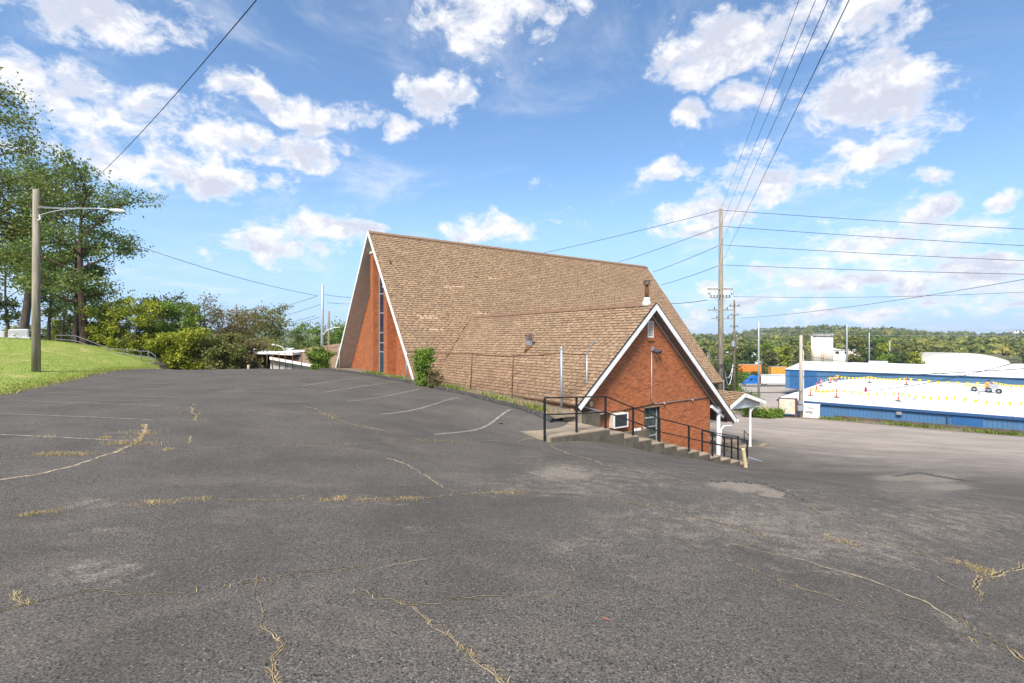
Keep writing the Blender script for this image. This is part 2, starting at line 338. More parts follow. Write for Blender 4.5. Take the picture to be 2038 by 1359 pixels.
WEAR = [(1448, 964, 26, 6, 1.5), (1492, 970, 30, 7, 1.5), (1545, 981, 30, 7, 1.4), (1790, 951, 45, 6, 1.25), (1860, 953, 40, 8, 1.35), (1885, 969, 42, 7, 1.25), (1120, 942, 62, 15, 1.), (1060, 905, 45, 14, .5), (1260, 945, 120, 18, .55), (1230, 975, 110, 16, .35), (560, 1005, 90, 10, .35), (170, 1002, 60, 10, .7), (180, 1056, 70, 8, .65), (190, 1140, 90, 22, .75), (650, 1077, 55, 7, .5), (830, 1050, 70, 10, .45), (1160, 1085, 75, 18, .6), (1370, 1130, 50, 30, .4),
        (1500, 1040, 300, 50, .62), (1700, 1080, 240, 55, .62), (1880, 1040, 200, 60, .6), (1150, 965, 220, 28, .55), (700, 1000, 200, 20, .4), (1300, 1120, 160, 40, .4), (1940, 1250, 100, 50, .5), (1180, 955, 150, 22, .4), (960, 890, 110, 10, .3), (470, 850, 90, 8, .35), (250, 860, 60, 8, .4), (60, 850, 50, 8, .35), (700, 905, 80, 10, .3), (1850, 1300, 120, 50, .4), (1000, 1330, 200, 40, .35), (350, 1300, 200, 50, .22), (1650, 1290, 150, 50, .3), (1560, 985, 120, 20, .5), (1830, 970, 110, 22, .7), (600, 770, 160, 10, .25), (1330, 1010, 150, 30, .35), (300, 800, 60, 10, .3), (1080, 1210, 120, 30, .25)]
def wall_line(t): return Vector((30.0 + .7071 * t, 50.0 - .7071 * t, 0))            # foot of the retaining wall along the road
def road_coord(x, y): return (x - 30.0) * .7071 + (y - 50.0) * .7071                # <0 on the road side
def build_lot():
    xs = np.unique(np.round(np.r_[np.arange(-30, -10, .5), np.arange(-10, 10, .16), np.arange(10, 24, .35), np.arange(24, 75, 1.)], 3))
    ys = np.unique(np.round(np.r_[np.arange(-12, 1, 1.), np.arange(1, 8, .13), np.arange(8, 20, .25), np.arange(20, 37, .45), np.arange(37, 68, 1.)], 3))
    X, Y = np.meshgrid(xs, ys); Z = Hn(X, Y); nx, ny = len(xs), len(ys)
    Z = np.where(Y > 55, Tn(X, Y), Z)
    front = Y > .5; Ys = np.where(front, Y, 1.)
    PX = CX + F * X / Ys; PY = HY - F * Z / Ys; wear = np.zeros_like(X)
    for (px, py, rx, ry, s) in WEAR: wear = np.maximum(wear, s * np.exp(-.5 * (((PX - px) / rx) ** 2 + ((PY - py) / ry) ** 2)) * front)
    rc = road_coord(X, Y); road = sstep(-56., -10., rc + .1 * (X - 20)) * sstep(4, 18, X)
    idx = np.arange(nx * ny).reshape(ny, nx)
    q = np.stack([idx[:-1, :-1], idx[:-1, 1:], idx[1:, 1:], idx[1:, :-1]], -1).reshape(-1, 4)
    cxm = X.ravel()[q].mean(1); cym = Y.ravel()[q].mean(1); rcm = road_coord(cxm, cym)
    keep = (cxm > edgex(cym) - 1.0) & ~((cym > 36.4) & (cxm < -2)) & (rcm < 2.4) & ~((cym > 46) & (cxm < 12))
    isroad = rcm > -11.5
    vv = np.stack([X.ravel(), Y.ravel(), Z.ravel()], 1)
    for nm, sel in (('parking_lot', keep & ~isroad), ('road', keep & isroad)):
        qq = q[sel]; used = np.unique(qq); mp = -np.ones(len(vv), int); mp[used] = np.arange(len(used))
        me = mesh_np(nm, vv[used], mp[qq], M_asph, smooth=True)
        for an, arr in (('wear', wear), ('road', road)):
            a = me.attributes.new(an, 'FLOAT', 'POINT'); a.data.foreach_set('value', arr.ravel()[used].astype(np.float32))
        link(nm, me, kind='structure')
build_lot()
M_grassground = pm('grass_ground', (.17, .22, .035), (.24, .275, .055), 1.2, .95, c3=(.40, .33, .14), c3scale=.5, c3amt=.75, world=True, bump=.5, bscale=14)
M_soil = pm('dry_soil', (.2, .16, .11), (.13, .1, .07), 3, .95, bump=.5, bscale=20, c3=(.12, .13, .04), c3scale=2, world=True)
M_terrain = pm('valley_floor', (.075, .09, .03), (.12, .11, .05), .02, .95, c3=(.3, .27, .22), c3scale=.012, c3amt=.3, world=True)
def build_bank():
    ss = np.r_[0, .15, .4, np.arange(.8, 8, .6), np.arange(8, 34, 1.5)]; ys = np.arange(-12, 52, .6)
    S, Y = np.meshgrid(ss, ys); jag = .18 * np.sin(Y * 2.3) + .12 * np.sin(Y * 5.1 + 1) + .1 * np.sin(Y * 11)
    ex = np.interp(Y, _ey, _ex); ex = np.where(Y > 38, -26.5 - (Y - 38) * .7, ex)
    X = ex - S + jag * (S < .5); Z = Hn(X, Y) + .012 + .05 * sstep(0, 1.5, S)
    n, m = len(ys), len(ss); idx = np.arange(n * m).reshape(n, m)
    q = np.stack([idx[:-1, 1:], idx[:-1, :-1], idx[1:, :-1], idx[1:, 1:]], -1).reshape(-1, 4)
    link('grass_bank', mesh_np('grass_bank', np.stack([X.ravel(), Y.ravel(), Z.ravel()], 1), q, M_grassground, smooth=True), kind='structure')
build_bank()
def build_terrain():
    rs = np.r_[np.arange(26, 80, 3), np.geomspace(82, 5000, 90)]; th = np.radians(np.r_[np.arange(-75, 75, 1.0), np.arange(75, 286, 6.)]); n, m = len(rs), len(th)
    RR, TH = np.meshgrid(rs, th, indexing='ij'); X = RR * np.sin(TH); Y = RR * np.cos(TH); Z = Tn(X, Y) - .45 * (1 - sstep(60, 110, RR)) - .05
    idx = np.arange(n * m).reshape(n, m); nxt = np.roll(idx, -1, 1)
    q = np.stack([idx[:-1], nxt[:-1], nxt[1:], idx[1:]], -1).reshape(-1, 4)[:, ::-1]
    vv = np.r_[np.stack([X.ravel(), Y.ravel(), Z.ravel()], 1)]
    link('terrain', mesh_np('terrain', vv, q, M_terrain, smooth=True), kind='structure')
build_terrain()
# ------------------------------------------------------------------ church
VR, U0, LEN, ZA, TM, ZE = 31.407, 11.279, 26.53, 6.897, 1.308, -3.37       # main A-frame: ridge v, front rake u, length, ridge z, slope, eave z
UG, V0, ZG, TL, ZP, ZQ = 16.431, 13.158, 1.469, .8965, -2.295, -3.637       # wing: ridge u, rake v, ridge z, slope, left / right eave z
WV, FU = 13.52, 12.20                                                        # planes of the wing gable wall and of the front wall
ANG = math.atan2(U[1], U[0])
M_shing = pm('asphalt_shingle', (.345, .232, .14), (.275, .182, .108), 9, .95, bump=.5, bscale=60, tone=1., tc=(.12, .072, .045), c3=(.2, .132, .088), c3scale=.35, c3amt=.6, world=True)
M_shingl = pm('replaced_shingle', (.42, .31, .21), (.36, .25, .155), 9, .95, bump=.4, bscale=60, tone=.6, tc=(.4, .2, .1), world=True)
M_deck = pm('shingle_lower_layer', (.2, .132, .08), (.145, .094, .058), 12, .95, bump=.4, bscale=60, world=True)
M_brick = pm('red_brick', (.46, .15, .054), (.39, .12, .043), 9, .9, bump=.35, bscale=50, tone=1., tc=(.15, .045, .02), world=True, c3=(.27, .085, .035), c3scale=.6, c3amt=.4)
M_mort = pm('mortar', (.50, .34, .21), (.40, .26, .155), 8, .95, bump=.3, world=True)
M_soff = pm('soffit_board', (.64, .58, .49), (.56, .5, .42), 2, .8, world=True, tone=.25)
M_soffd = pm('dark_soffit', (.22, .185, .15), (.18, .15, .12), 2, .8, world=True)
M_glass = pm('blue_stained_glass', (.006, .018, .05), (.004, .03, .05), 1.5, .12, spec=.5)
M_teal = pm('teal_panel', (.012, .06, .085), (.01, .045, .065), 3, .35)
M_alu = pm('grey_aluminium', (.42, .42, .40), (.34, .34, .33), 8, .5, metal=.3)
church = empty('church_building', W(16, 20, -3), 'brown-shingled A-frame brick church with a low brick gabled wing', 'church')

def slope_frame(origin, svec, tvec):
    S = Vector(svec).normalized(); Tn_ = Vector(tvec).normalized(); N = S.cross(Tn_)
    if N.z < 0: N = -N
    return Vector(origin), S, Tn_, N
def tab_verts(s0, s1, t0, t1, h): return [(s0, t0, .003), (s1, t0, .003), (s1, t1, h), (s0, t1, h), (s1, t1, 0), (s0, t1, 0), ]
TABF = [(0, 1, 2, 3), (3, 2, 4, 5), (1, 4, 2), (0, 3, 5)]
def shingle(frame, tlen, srange, expo=.17, patches=(), skip=None):
    """list of tabs (s0,s1,t0,t1,h,tone,patch)"""
    out = []; nrow = int(tlen / expo)
    for r in range(nrow):
        tb = (r + 1) * expo
        for (a, b) in srange(tb - expo * .5):
            if b - a < .05: continue
            s = a - rnd.random() * .3
            while s < b:
                wd = rnd.choice((.17, .22, .28, .33, .24)); e = s + wd
                s0, s1 = max(s, a), min(e, b)
                if s1 - s0 > .03 and not (skip and skip((s0 + s1) / 2, tb)):
                    tone = min(1, max(0, rnd.gauss(.24, .15))); p = 0
                    for (ps, pt, rs_, rt) in patches:
                        if abs((s0 + s1) / 2 - ps) < rs_ * (1 + .5 * (rnd.random() - .5)) and abs(tb - pt) < rt: p = 1
                    out.append((s0, s1, tb - expo, tb + (rnd.random() - .5) * .008, .028 + rnd.random() * .014, tone, p))
                s = e + rnd.choice((.04, .07, .1, .13, .012))
    return out
def tabs_mesh(frame, tabs):
    O, S, T_, N = frame; mb = MB()
    for (s0, s1, t0, t1, h, tone, p) in tabs:
        mb.add([O + S * a + T_ * b + N * c for (a, b, c) in tab_verts(s0, s1, t0, t1, h)], TABF, tone)
        mb.t[-3] = 1.6   # butt edge: darker cut face, also painting the shadow line under each course
    return mb
# main roof
hm = (ZA - ZE) / TM; cosm = 1 / math.hypot(1, TM); tlm = hm / cosm
fr_main = slope_frame(W(U0, VR, ZA), W(1, 0, 0), W(0, -1, -TM))
fr_far = slope_frame(W(U0, VR, ZA), W(1, 0, 0), W(0, 1, -TM))
mb = MB()
for fr in (fr_main, fr_far):
    O, S, T_, N = fr; th = .26
    mb.slab([O, O + S * LEN, O + S * LEN + T_ * tlm, O + T_ * tlm], -N * th)
main_roof = mb.build('main_roof', M_deck, church)
PL = lambda px, py: on_v(px, py, 30)
def main_pt(px, py):
    a = (px - CX) / F; b = (HY - py) / F; cv = V[0] * a + V[1]; D = (ZA - TM * VR) / (b - TM * cv); return at(px, py, D)
def wing_pt(px, py):
    a = (px - CX) / F; b = (HY - py) / F; cu = U[0] * a + U[1]; D = (ZG - TL * UG) / (b - TL * cu); return at(px, py, D)
def st_main(p): q = p - fr_main[0]; return q.dot(fr_main[1]), q.dot(fr_main[2])
patches = []
for (px, py, rs_, rt) in ((852, 633, .55, .16), (905, 571, .7, .1), (893, 575, .4, .1), (985, 556, .6, .08), (1062, 552, .3, .08), (868, 658, .4, .08), (880, 660, .2, .08), (960, 627, .4, .1), (1150, 640, .4, .07)):
    s_, t_ = st_main(main_pt(px, py)); patches.append((s_, t_, rs_, rt))
def skip_main(s, t):
    u_ = U0 + s; v_ = VR - t * cosm; z_ = ZA - TM * (VR - v_)
    zw = ZG - TL * abs(u_ - UG); return z_ < zw - .05 and v_ > V0 and z_ < ZG
tabs = shingle(fr_main, tlm, lambda t: [(0.02, LEN - .02)], patches=patches, skip=skip_main)
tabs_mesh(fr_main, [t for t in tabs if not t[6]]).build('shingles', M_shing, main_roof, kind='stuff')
tabs_mesh(fr_main, [t for t in tabs if t[6]]).build('replacement_shingles', M_shingl, main_roof, kind='stuff')
# ridge cap
mb = MB(); n = int(LEN / .2)
for i in range(n):
    a = U0 + i * LEN / n; b = a + LEN / n + .03; o1, o2 = .016 + .012, .016
    A, B = W(a, VR, ZA + .03), W(b, VR, ZA + .016); tn = rnd.random() * .5 + .2
    for sg in (-1, 1):
        mb.add([A, B, W(b, VR + sg * .15, ZA - .15 * TM + .016), W(a, VR + sg * .15, ZA - .15 * TM + .03)], [(0, 1, 2, 3)], tn)
mb.build('ridge_cap', M_shing, main_roof)
# front rake boards and soffit
for sg in (-1, 1):
    T_ = (W(0, sg, -TM)).normalized(); Nn = W(0, sg * TM, 1).normalized(); O = W(U0 - .035, VR, ZA)
    p = [O + Nn * .02, O + T_ * (tlm + .1) + Nn * .02, O + T_ * (tlm + .1) - Nn * .17, O + W(0, 0, -.17 / cosm)]
    MB().slab(p, W(.032, 0, 0)).build('rake_board', M_white, main_roof)
    mb = MB(); k = 0; t = .35
    while t < tlm:
        A = W(U0 + .03, VR, ZA) + T_ * t - Nn * (.262 + .004); L_ = FU - U0 + (.2 if sg > 0 else .05)
        mb.slab([A, A + W(L_, 0, 0), A + W(L_, 0, 0) + T_ * .105, A + T_ * .105], -Nn * .012, rnd.random() * .5); t += .115
    mb.build('soffit', M_soff, main_roof, kind='stuff')
    # trim where soffit meets the bricks
    A = W(FU - .03, VR, ZA) - Nn * .285 + T_ * .4
    MB().slab([A, A + T_ * (tlm - .5), A + T_ * (tlm - .5) - Nn * .06, A - Nn * .06], W(.03, 0, 0)).build('soffit_trim', M_white, main_roof)

# ---------------- bricks
BH, BL, CH, CW = .0555, .1925, .0677, .2033
def brick_list(zlo, zhi, lim, holes, s_off=0.):
    res = []; k = 0; z = zlo
    while z + BH < zhi:
        a, b = lim(z + BH * .5)
        if b - a > .05:
            s = math.floor((a - s_off) / CW) * CW + s_off - (CW / 2 if k % 2 else 0)
            while s < b:
                segs = [(max(s, a), min(s + BL, b))]
                for (h0, h1, g0, g1) in holes:
                    if z + BH > g0 and z < g1:
                        ns = []
                        for (x0, x1) in segs:
                            if x1 <= h0 or x0 >= h1: ns.append((x0, x1))
                            else:
                                if x0 < h0: ns.append((x0, h0))
                                if x1 > h1: ns.append((h1, x1))
                        segs = ns
                for (x0, x1) in segs:
                    if x1 - x0 > .025: res.append((x0, x1, z, z + BH))
                s += CW
        z += CH; k += 1
    return res
def wall_bricks(mb, bricks, P):
    for (s0, s1, z0, z1) in bricks:
        j = (rnd.random() - .5) * .003; t = min(1, max(0, rnd.gauss(.24, .2)))
        q = [P(s0, -.008 + j, z0), P(s1, -.008 + j, z0), P(s1, .03, z0), P(s0, .03, z0), P(s0, -.008 + j, z1), P(s1, -.008 + j, z1), P(s1, .03, z1), P(s0, .03, z1)]
        b = len(mb.v); mb.v += [tuple(x) for x in q]
        for f in ((4, 5, 6, 7), (0, 1, 5, 4), (1, 2, 6, 5), (3, 0, 4, 7), (3, 2, 1, 0)): mb.f.append([b + i for i in f]); mb.t.append(t)
# wing gable wall
def pw(px, py): p = on_v(px, py, WV - .01); u_, v_ = uv(p); return u_, p.z
WL, WR_ = 12.32, 20.62; ZB = -5.7
ac0, acz1 = pw(1213, 823); ac1, acz0 = pw(1240, 847)
wi0, wiz1 = pw(1282.5, 812); wi1, _ = pw(1313.5, 811); wiz0 = -4.6
lo0, loz1 = pw(1289, 639); lo1, loz0 = pw(1301, 672)
holes = [(wi0, wi1, wiz0, wiz1), (lo0, lo1, loz0, loz1)]
roofz = lambda u_: ZG - TL * abs(u_ - UG) - .2 / math.cos(math.atan(TL))
def limw(z):
    d = (ZG - .30 - z) / TL; return (max(WL, UG - d), min(WR_, UG + d))
mb = MB(); poly = [(WL, ZB), (WR_, ZB), (WR_, roofz(WR_)), (UG, ZG - .3), (WL, roofz(WL))]
# mortar backing as strips around the openings
def strip(u0, u1, z0f, z1f):
    n = max(1, int((u1 - u0) / .4)); 
    for i in range(n):
        a = u0 + (u1 - u0) * i / n; b = u0 + (u1 - u0) * (i + 1) / n
        mb.hexa([W(a, WV, z0f(a)), W(b, WV, z0f(b)), W(b, WV + .2, z0f(b)), W(a, WV + .2, z0f(a)), W(a, WV, z1f(a)), W(b, WV, z1f(b)), W(b, WV + .2, z1f(b)), W(a, WV + .2, z1f(a))])
lo = lambda u_: ZB
hi = lambda u_: roofz(u_)
strip(WL, wi0, lo, hi); strip(wi1, lo1 if lo1 < wi0 else WR_, lo, hi) if not (lo0 < wi1 and lo1 > wi0) else None
strip(wi0, wi1, lo, lambda u_: wiz0); strip(wi0, wi1, lambda u_: wiz1, lambda u_: loz0 if lo0 - .01 < u_ < lo1 + .01 and False else hi(u_))
if lo0 < wi1 and lo1 > wi0: strip(wi1, WR_, lo, hi)
gable_wall = mb.build('gable_wall', M_mort, church)
# side wall of the wing under the porch
mb = MB(); mb.ubox(WR_ - .2, WR_, WV + .2, 27, ZB, -2.4); mb.build('side_wall', M_brick, church)
bl = brick_list(ZB, ZG - .3, limw, holes + [(ac0 - .0, ac1, acz0, acz1)], WL)
P_w = lambda s, d, z: W(s, WV + d, z)
full = [b for b in bl if b[1] - b[0] > BL - .002 and b[0] > 12.4]
full.sort(key=lambda b: (W((b[0] + b[1]) / 2, WV, (b[2] + b[3]) / 2) - Vector((0, 0, 0))).length + (100 if (b[2] < -2.75 and b[0] < 14) or b[2] < -3.1 else 0))
near = set(full[:300])
mb = MB(); wall_bricks(mb, [b for b in bl if b not in near], P_w); mb.build('bricks', M_brick, gable_wall, kind='stuff')
bvar = []
for t in (.0, .08, .16, .24, .32, .42, .6):
    m1 = MB(); m1.box(-BL / 2, BL / 2, -.019, .019, -BH / 2, BH / 2, t); bvar.append(m1.mesh('brick', M_brick))
for b in full[:300]:
    o = bpy.data.objects.new('brick', rnd.choice(bvar)); COL.objects.link(o)
    o.location = W((b[0] + b[1]) / 2, WV + .011 + (rnd.random() - .5) * .003, (b[2] + b[3]) / 2); o.rotation_euler = (0, 0, ANG); wire_up(o, gable_wall)
# wing roof
PH = Vector(W(0, 0, 0))
uL = UG - (ZG - ZP) / TL; uR = UG + (ZG - ZQ) / TL; VV = VR - (ZA - ZG) / TM
def vmax(z): return VR - (ZA - z) / TM
mb = MB(); Nl = W(-TL, 0, 1).normalized(); Nr = W(TL, 0, 1).normalized()
mb.slab([W(UG, V0, ZG), W(UG, VV, ZG), W(uL, vmax(ZP), ZP), W(uL, V0, ZP)], -Nl * .2)
mb.slab([W(UG, V0, ZG), W(uR, V0, ZQ), W(uR, vmax(ZQ), ZQ), W(UG, VV, ZG)], -Nr * .2)
wing_roof = mb.build('wing_roof', M_deck, church)
fr_l = slope_frame(W(UG, V0, ZG), W(0, 1, 0), W(-1, 0, -TL)); cosl = 1 / math.hypot(1, TL); tll = (UG - uL) / cosl
def rng_l(t): z = ZG - TL * t * cosl; return [(0.01, vmax(z) - V0 + .12)]
tabs = shingle(fr_l, tll, rng_l)
tabs.sort(key=lambda t: (fr_l[0] + fr_l[1] * t[0] + fr_l[2] * t[2]).length if t[1] - t[0] > .1 else 999)
tabs_mesh(fr_l, tabs[300:]).build('shingles', M_shing, wing_roof, kind='stuff')
O, S, T_, N = fr_l; RM = Matrix((S, T_, N)).transposed().to_4x4(); cache = {}
for t in tabs[:300]:
    key = (round(t[1] - t[0], 2), int(t[5] * 4))
    if key not in cache:
        m1 = MB(); m1.add(tab_verts(0, key[0], 0, .17, .032), TABF, key[1] / 4 + .1); m1.t[1] = 1.6; cache[key] = m1.mesh('shingle', M_shing)  # butt face in the same dark tone, course shadow line painted in
    o = bpy.data.objects.new('shingle', cache[key]); COL.objects.link(o)
    o.matrix_basis = Matrix.Translation(O + S * t[0] + T_ * (t[3] - .17)) @ RM; wire_up(o, wing_roof)
# right slope shingles (faces away from the lens, seen only from the road side)
fr_r = slope_frame(W(UG, V0, ZG), W(0, 1, 0), W(1, 0, -TL))
tabs_mesh(fr_r, shingle(fr_r, (uR - UG) / cosl, lambda t: [(.01, vmax(ZG - TL * t * cosl) - V0)])).build('far_shingles', M_shing, wing_roof, kind='stuff')
# ridge strip (lifted metal ridge vent) and valley flashing
mb = MB()
for sg in (-1, 1): mb.slab([W(UG, V0 + .55, ZG + .07), W(UG, VV - .3, ZG + .07), W(UG + sg * .17, VV - .3, ZG + .07 - .17 * TL), W(UG + sg * .17, V0 + .55, ZG + .07 - .17 * TL)], (0, 0, -.015))
mb.build('ridge_vent', pm('rusty_brown_metal', (.2, .115, .068), (.14, .082, .05), 4, .8), wing_roof)
mb = MB()
for sg in (-1, 1): mb.slab([W(UG, V0, ZG + .025), W(UG, VV + .1, ZG + .025), W(UG + sg * .14, VV + .1, ZG + .025 - .14 * TL), W(UG + sg * .14, V0, ZG + .025 - .14 * TL)], (0, 0, -.012))
mb.build('ridge_cap', M_shing, wing_roof)
mb = MB(); A = W(UG, VV, ZG); B = W(uL, vmax(ZP), ZP); dn = (B - A)
for i in range(12):
    a = A + dn * (i / 12); b = A + dn * ((i + 1) / 12); up = Vector((0, 0, .035))
    mb.add([a + up + W(-.10, -.03, 0), a + up + W(.02, .10, .05), b + up + W(.02, .10, .05), b + up + W(-.10, -.03, 0)], [(0, 1, 2, 3)], .8)
mb.build('valley_flashing', M_deck, wing_roof)
# rake boards, black drip edge, soffit, inner trim
for sg, ue, ze, Nn in ((-1, uL, ZP, Nl), (1, uR, ZQ, Nr)):
    T_ = W(sg, 0, -TL).normalized(); ln = abs(ue - UG) / cosl; O = W(UG, V0 - .03, ZG)
    vert = W(0, 0, -.2 / cosl)
    MB().slab([O + Nn * .005, O + T_ * (ln + .03) + Nn * .005, O + T_ * (ln + .03) - Nn * .2, O + vert], W(0, .028, 0)).build('rake_board', M_white, wing_roof)
    MB().slab([O + Nn * .03 + W(0, -.012, 0), O + T_ * (ln + .05) + Nn * .03 + W(0, -.012, 0), O + T_ * (ln + .05) + Nn * .007 + W(0, -.012, 0), O + Nn * .007 + W(0, -.012, 0)], W(0, .05, 0)).build('drip_edge', M_black, wing_roof)
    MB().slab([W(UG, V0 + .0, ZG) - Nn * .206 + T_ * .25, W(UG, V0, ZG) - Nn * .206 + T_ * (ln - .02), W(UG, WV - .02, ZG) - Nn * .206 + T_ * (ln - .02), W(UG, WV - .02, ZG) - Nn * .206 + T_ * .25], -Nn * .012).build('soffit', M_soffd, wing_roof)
    A = W(UG, WV - .045, ZG) - Nn * .22 + T_ * .3
    MB().slab([A, A + T_ * (ln - .75), A + T_ * (ln - .75) - Nn * .05, A - Nn * .05], W(0, .03, 0)).build('soffit_trim', M_soff, wing_roof)
# porch ceiling boards beyond the wall corner, beam, gutter
mb = MB(); T_ = W(1, 0, -TL).normalized(); t = (WR_ - UG + .02) / cosl
while t < (uR - UG) / cosl - .05:
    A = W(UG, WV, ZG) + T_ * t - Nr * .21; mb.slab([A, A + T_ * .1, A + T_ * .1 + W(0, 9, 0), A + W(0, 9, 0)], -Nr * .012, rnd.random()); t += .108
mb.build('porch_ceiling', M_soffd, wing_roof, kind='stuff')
A = W(WR_ + .02, WV - .06, roofz(WR_) - .42); B = W(uR - .55, WV - .06, roofz(uR - .55) - .12)
MB().bar(A, B, .09, .13).build('porch_brace', M_white, wing_roof)
MB().bar(W(WR_ + .3, WV + .25, -3.42), W(WR_ + .3, 24, -3.42), .14, .2).build('porch_beam', M_soff, wing_roof)
mb = MB(); pr = [(0, 0), (.03, -.1), (.12, -.1), (.14, .02), (.125, .02), (.11, -.085), (.04, -.085), (.015, 0)]
ring = lambda v_: [W(uR + .0 + a, v_, ZQ - .05 + b) for (a, b) in pr]
mb.add(ring(V0 - .05) + ring(25), [tuple(range(7, -1, -1)), tuple(range(8, 16))] + [(i, (i + 1) % 8, 8 + (i + 1) % 8, 8 + i) for i in range(8)])
gut = mb.build('gutter', M_white, wing_roof)
colb = on_v(1429, 906, WV + .0); cu, cv = uv(colb)
MB().tube([W(uR + .05, V0 + .12, ZQ - .15), W(uR - .1, V0 + .15, ZQ - .32), W(uR - .55, WV - .1, -3.95), W(cu + .16, WV - .05, -4.1), W(cu + .16, WV - .05, -5.0)], .035, 8).build('downspout', M_white, gut, smooth=True)
mb = MB(); mb.lathe(W(cu, WV - .02, colb.z - .05), [(.115, 0), (.115, .03), (.1, .05), (.092, 1.0), (.085, 1.98), (.1, 2.0), (.1, 2.08)], 16); mb.build('porch_column', M_white, church, smooth=False)
mb = MB(); mb.ubox(cu - .14, cu + .14, WV - .16, WV + .12, colb.z + 2.03, colb.z + 2.3); mb.build('column_capital', M_white, church)
# louvre
lv = MB(); lv.ubox(lo0, lo1, WV + .05, WV + .07, loz0, loz1); lvo = lv.build('louvre_vent', M_dark, church)
nsl = 9
for i in range(nsl):
    z0 = loz0 + .05 + (loz1 - loz0 - .1) * i / nsl; dz = (loz1 - loz0 - .1) / nsl
    MB().hexa([W(lo0 + .04, WV - .015, z0), W(lo1 - .04, WV - .015, z0), W(lo1 - .04, WV + .045, z0 + dz * .6), W(lo0 + .04, WV + .045, z0 + dz * .6), W(lo0 + .04, WV - .015, z0 + dz * .3), W(lo1 - .04, WV - .015, z0 + dz * .3), W(lo1 - .04, WV + .045, z0 + dz * .85), W(lo0 + .04, WV + .045, z0 + dz * .85)]).build('slat', M_white, lvo)
fr = MB(); fr.ubox(lo0, lo0 + .04, WV - .02, WV + .05, loz0, loz1); fr.ubox(lo1 - .04, lo1, WV - .02, WV + .05, loz0, loz1); fr.ubox(lo0 + .04, lo1 - .04, WV - .02, WV + .05, loz0, loz0 + .05); fr.ubox(lo0 + .04, lo1 - .04, WV - .02, WV + .05, loz1 - .05, loz1); fr.build('frame', M_white, lvo)
mb = MB(); wd = (lo1 - lo0 + .06) / 3
for i in range(3): mb.ubox(lo0 - .02 + i * wd, lo0 - .02 + (i + 1) * wd - .01, WV - .06, WV, loz0 - .12, loz0 - .005, rnd.random() * .4)
mb.build('brick_sill', M_brick, lvo)
# gable window with curtains in its deep dark reveal
wd_ = MB(); wd_.ubox(wi0, wi1, WV + .16, WV + .18, wiz0, wiz1); win = wd_.build('gable_window', pm('net_curtain', (.34, .33, .26), (.12, .12, .095), 14, .8, stretch=(3, 3, .15), world=True), church)
mb = MB(); mb.ubox(wi1 - .012, wi1 - .002, WV, WV + .16, wiz0, wiz1); mb.ubox(wi0 + .002, wi1 - .012, WV, WV + .16, wiz1 - .012, wiz1 - .002); mb.build('reveal', M_dark, win)
mb = MB(); zs = [wiz1 - .03, pw(1298, 832)[1], pw(1298, 850)[1], pw(1298, 868)[1], wiz0 + .05]
for a in (wi0 + .01, wi1 - .09): mb.ubox(a, a + .05, WV + .105, WV + .15, wiz0, wiz1 - .012)
for z in zs: mb.ubox(wi0 + .06, wi1 - .09, WV + .11, WV + .15, z - .02, z + .02)
mb.build('frame', M_alu, win)
M_pane = bpy.data.materials.new('window_glass'); M_pane.use_nodes = True
_b = M_pane.node_tree.nodes['Principled BSDF']; _b.inputs['Base Color'].default_value = (.8, .85, .85, 1); _b.inputs['Roughness'].default_value = .05; _b.inputs['Transmission Weight'].default_value = 1.; _b.inputs['IOR'].default_value = 1.05
for i in range(4): MB().ubox(wi0 + .062, wi1 - .092, WV + .127, WV + .131, zs[i + 1] + .021, zs[i] - .021).build('pane', M_pane, win)
# flood light, conduit, meter box
fp = on_v(1299, 694, WV - .02); fu, _ = uv(fp)
fl = MB(); fl.ubox(fu - .08, fu + .08, WV - .05, WV - .009, fp.z - .09, fp.z + .07); flo = fl.build('flood_light', M_galv, church)
for sx, pz in ((-.02, -.04), (.16, -.05)):
    c = W(fu + sx, WV - .09, fp.z + pz); MB().lathe(c, [(.03, 0), (.05, .06), (.085, .12), (.09, .2), (.0, .2)], 14, W(.25 + sx * 4, -.6, -.45)).build('lamp_head', pm('dark_grey_metal', (.05, .052, .06), (.035, .035, .04), 5, .4), flo, smooth=True)
cdp = [on_v(1297, 701, WV - .04), on_v(1297, 792, WV - .04), on_v(1299, 800, WV - .04), on_v(1303, 803.5, WV - .04), on_v(1415, 789.5, WV - .04)]
cd = MB().tube(cdp, .017, 8).build('conduit', M_galv, church, smooth=True)
for (px, py) in ((1322, 802.5), (1378, 796)):
    p = on_v(px, py, WV - .04); MB().lathe(p, [(.0, -.05), (.045, -.04), (.05, .05), (.0, .06)], 10, W(0, -1, -.6)).build('conduit_box', M_galv, cd)
mb = MB(); mb.tube([on_v(1303, 803.5, WV - .03), on_v(1246, 815, WV - .03), on_v(1205, 822, WV - .03)], .014, 6); mb.build('cable', M_black, cd)
p = on_v(1175, 803.5, WV - .05); pu, _ = uv(p); mb = MB(); mb.ubox(pu - .07, pu + .07, WV - .1, WV - .01, p.z - .09, p.z + .08); mb.build('junction_box', M_tan, church)
MB().tube([on_v(1154, 808, WV - .1), on_v(1193, 818, WV - .1), on_v(1195.5, 820, WV - .1), on_v(1196, 826, WV - .1)], .035, 8).build('drain_pipe', M_galv, church, smooth=True)
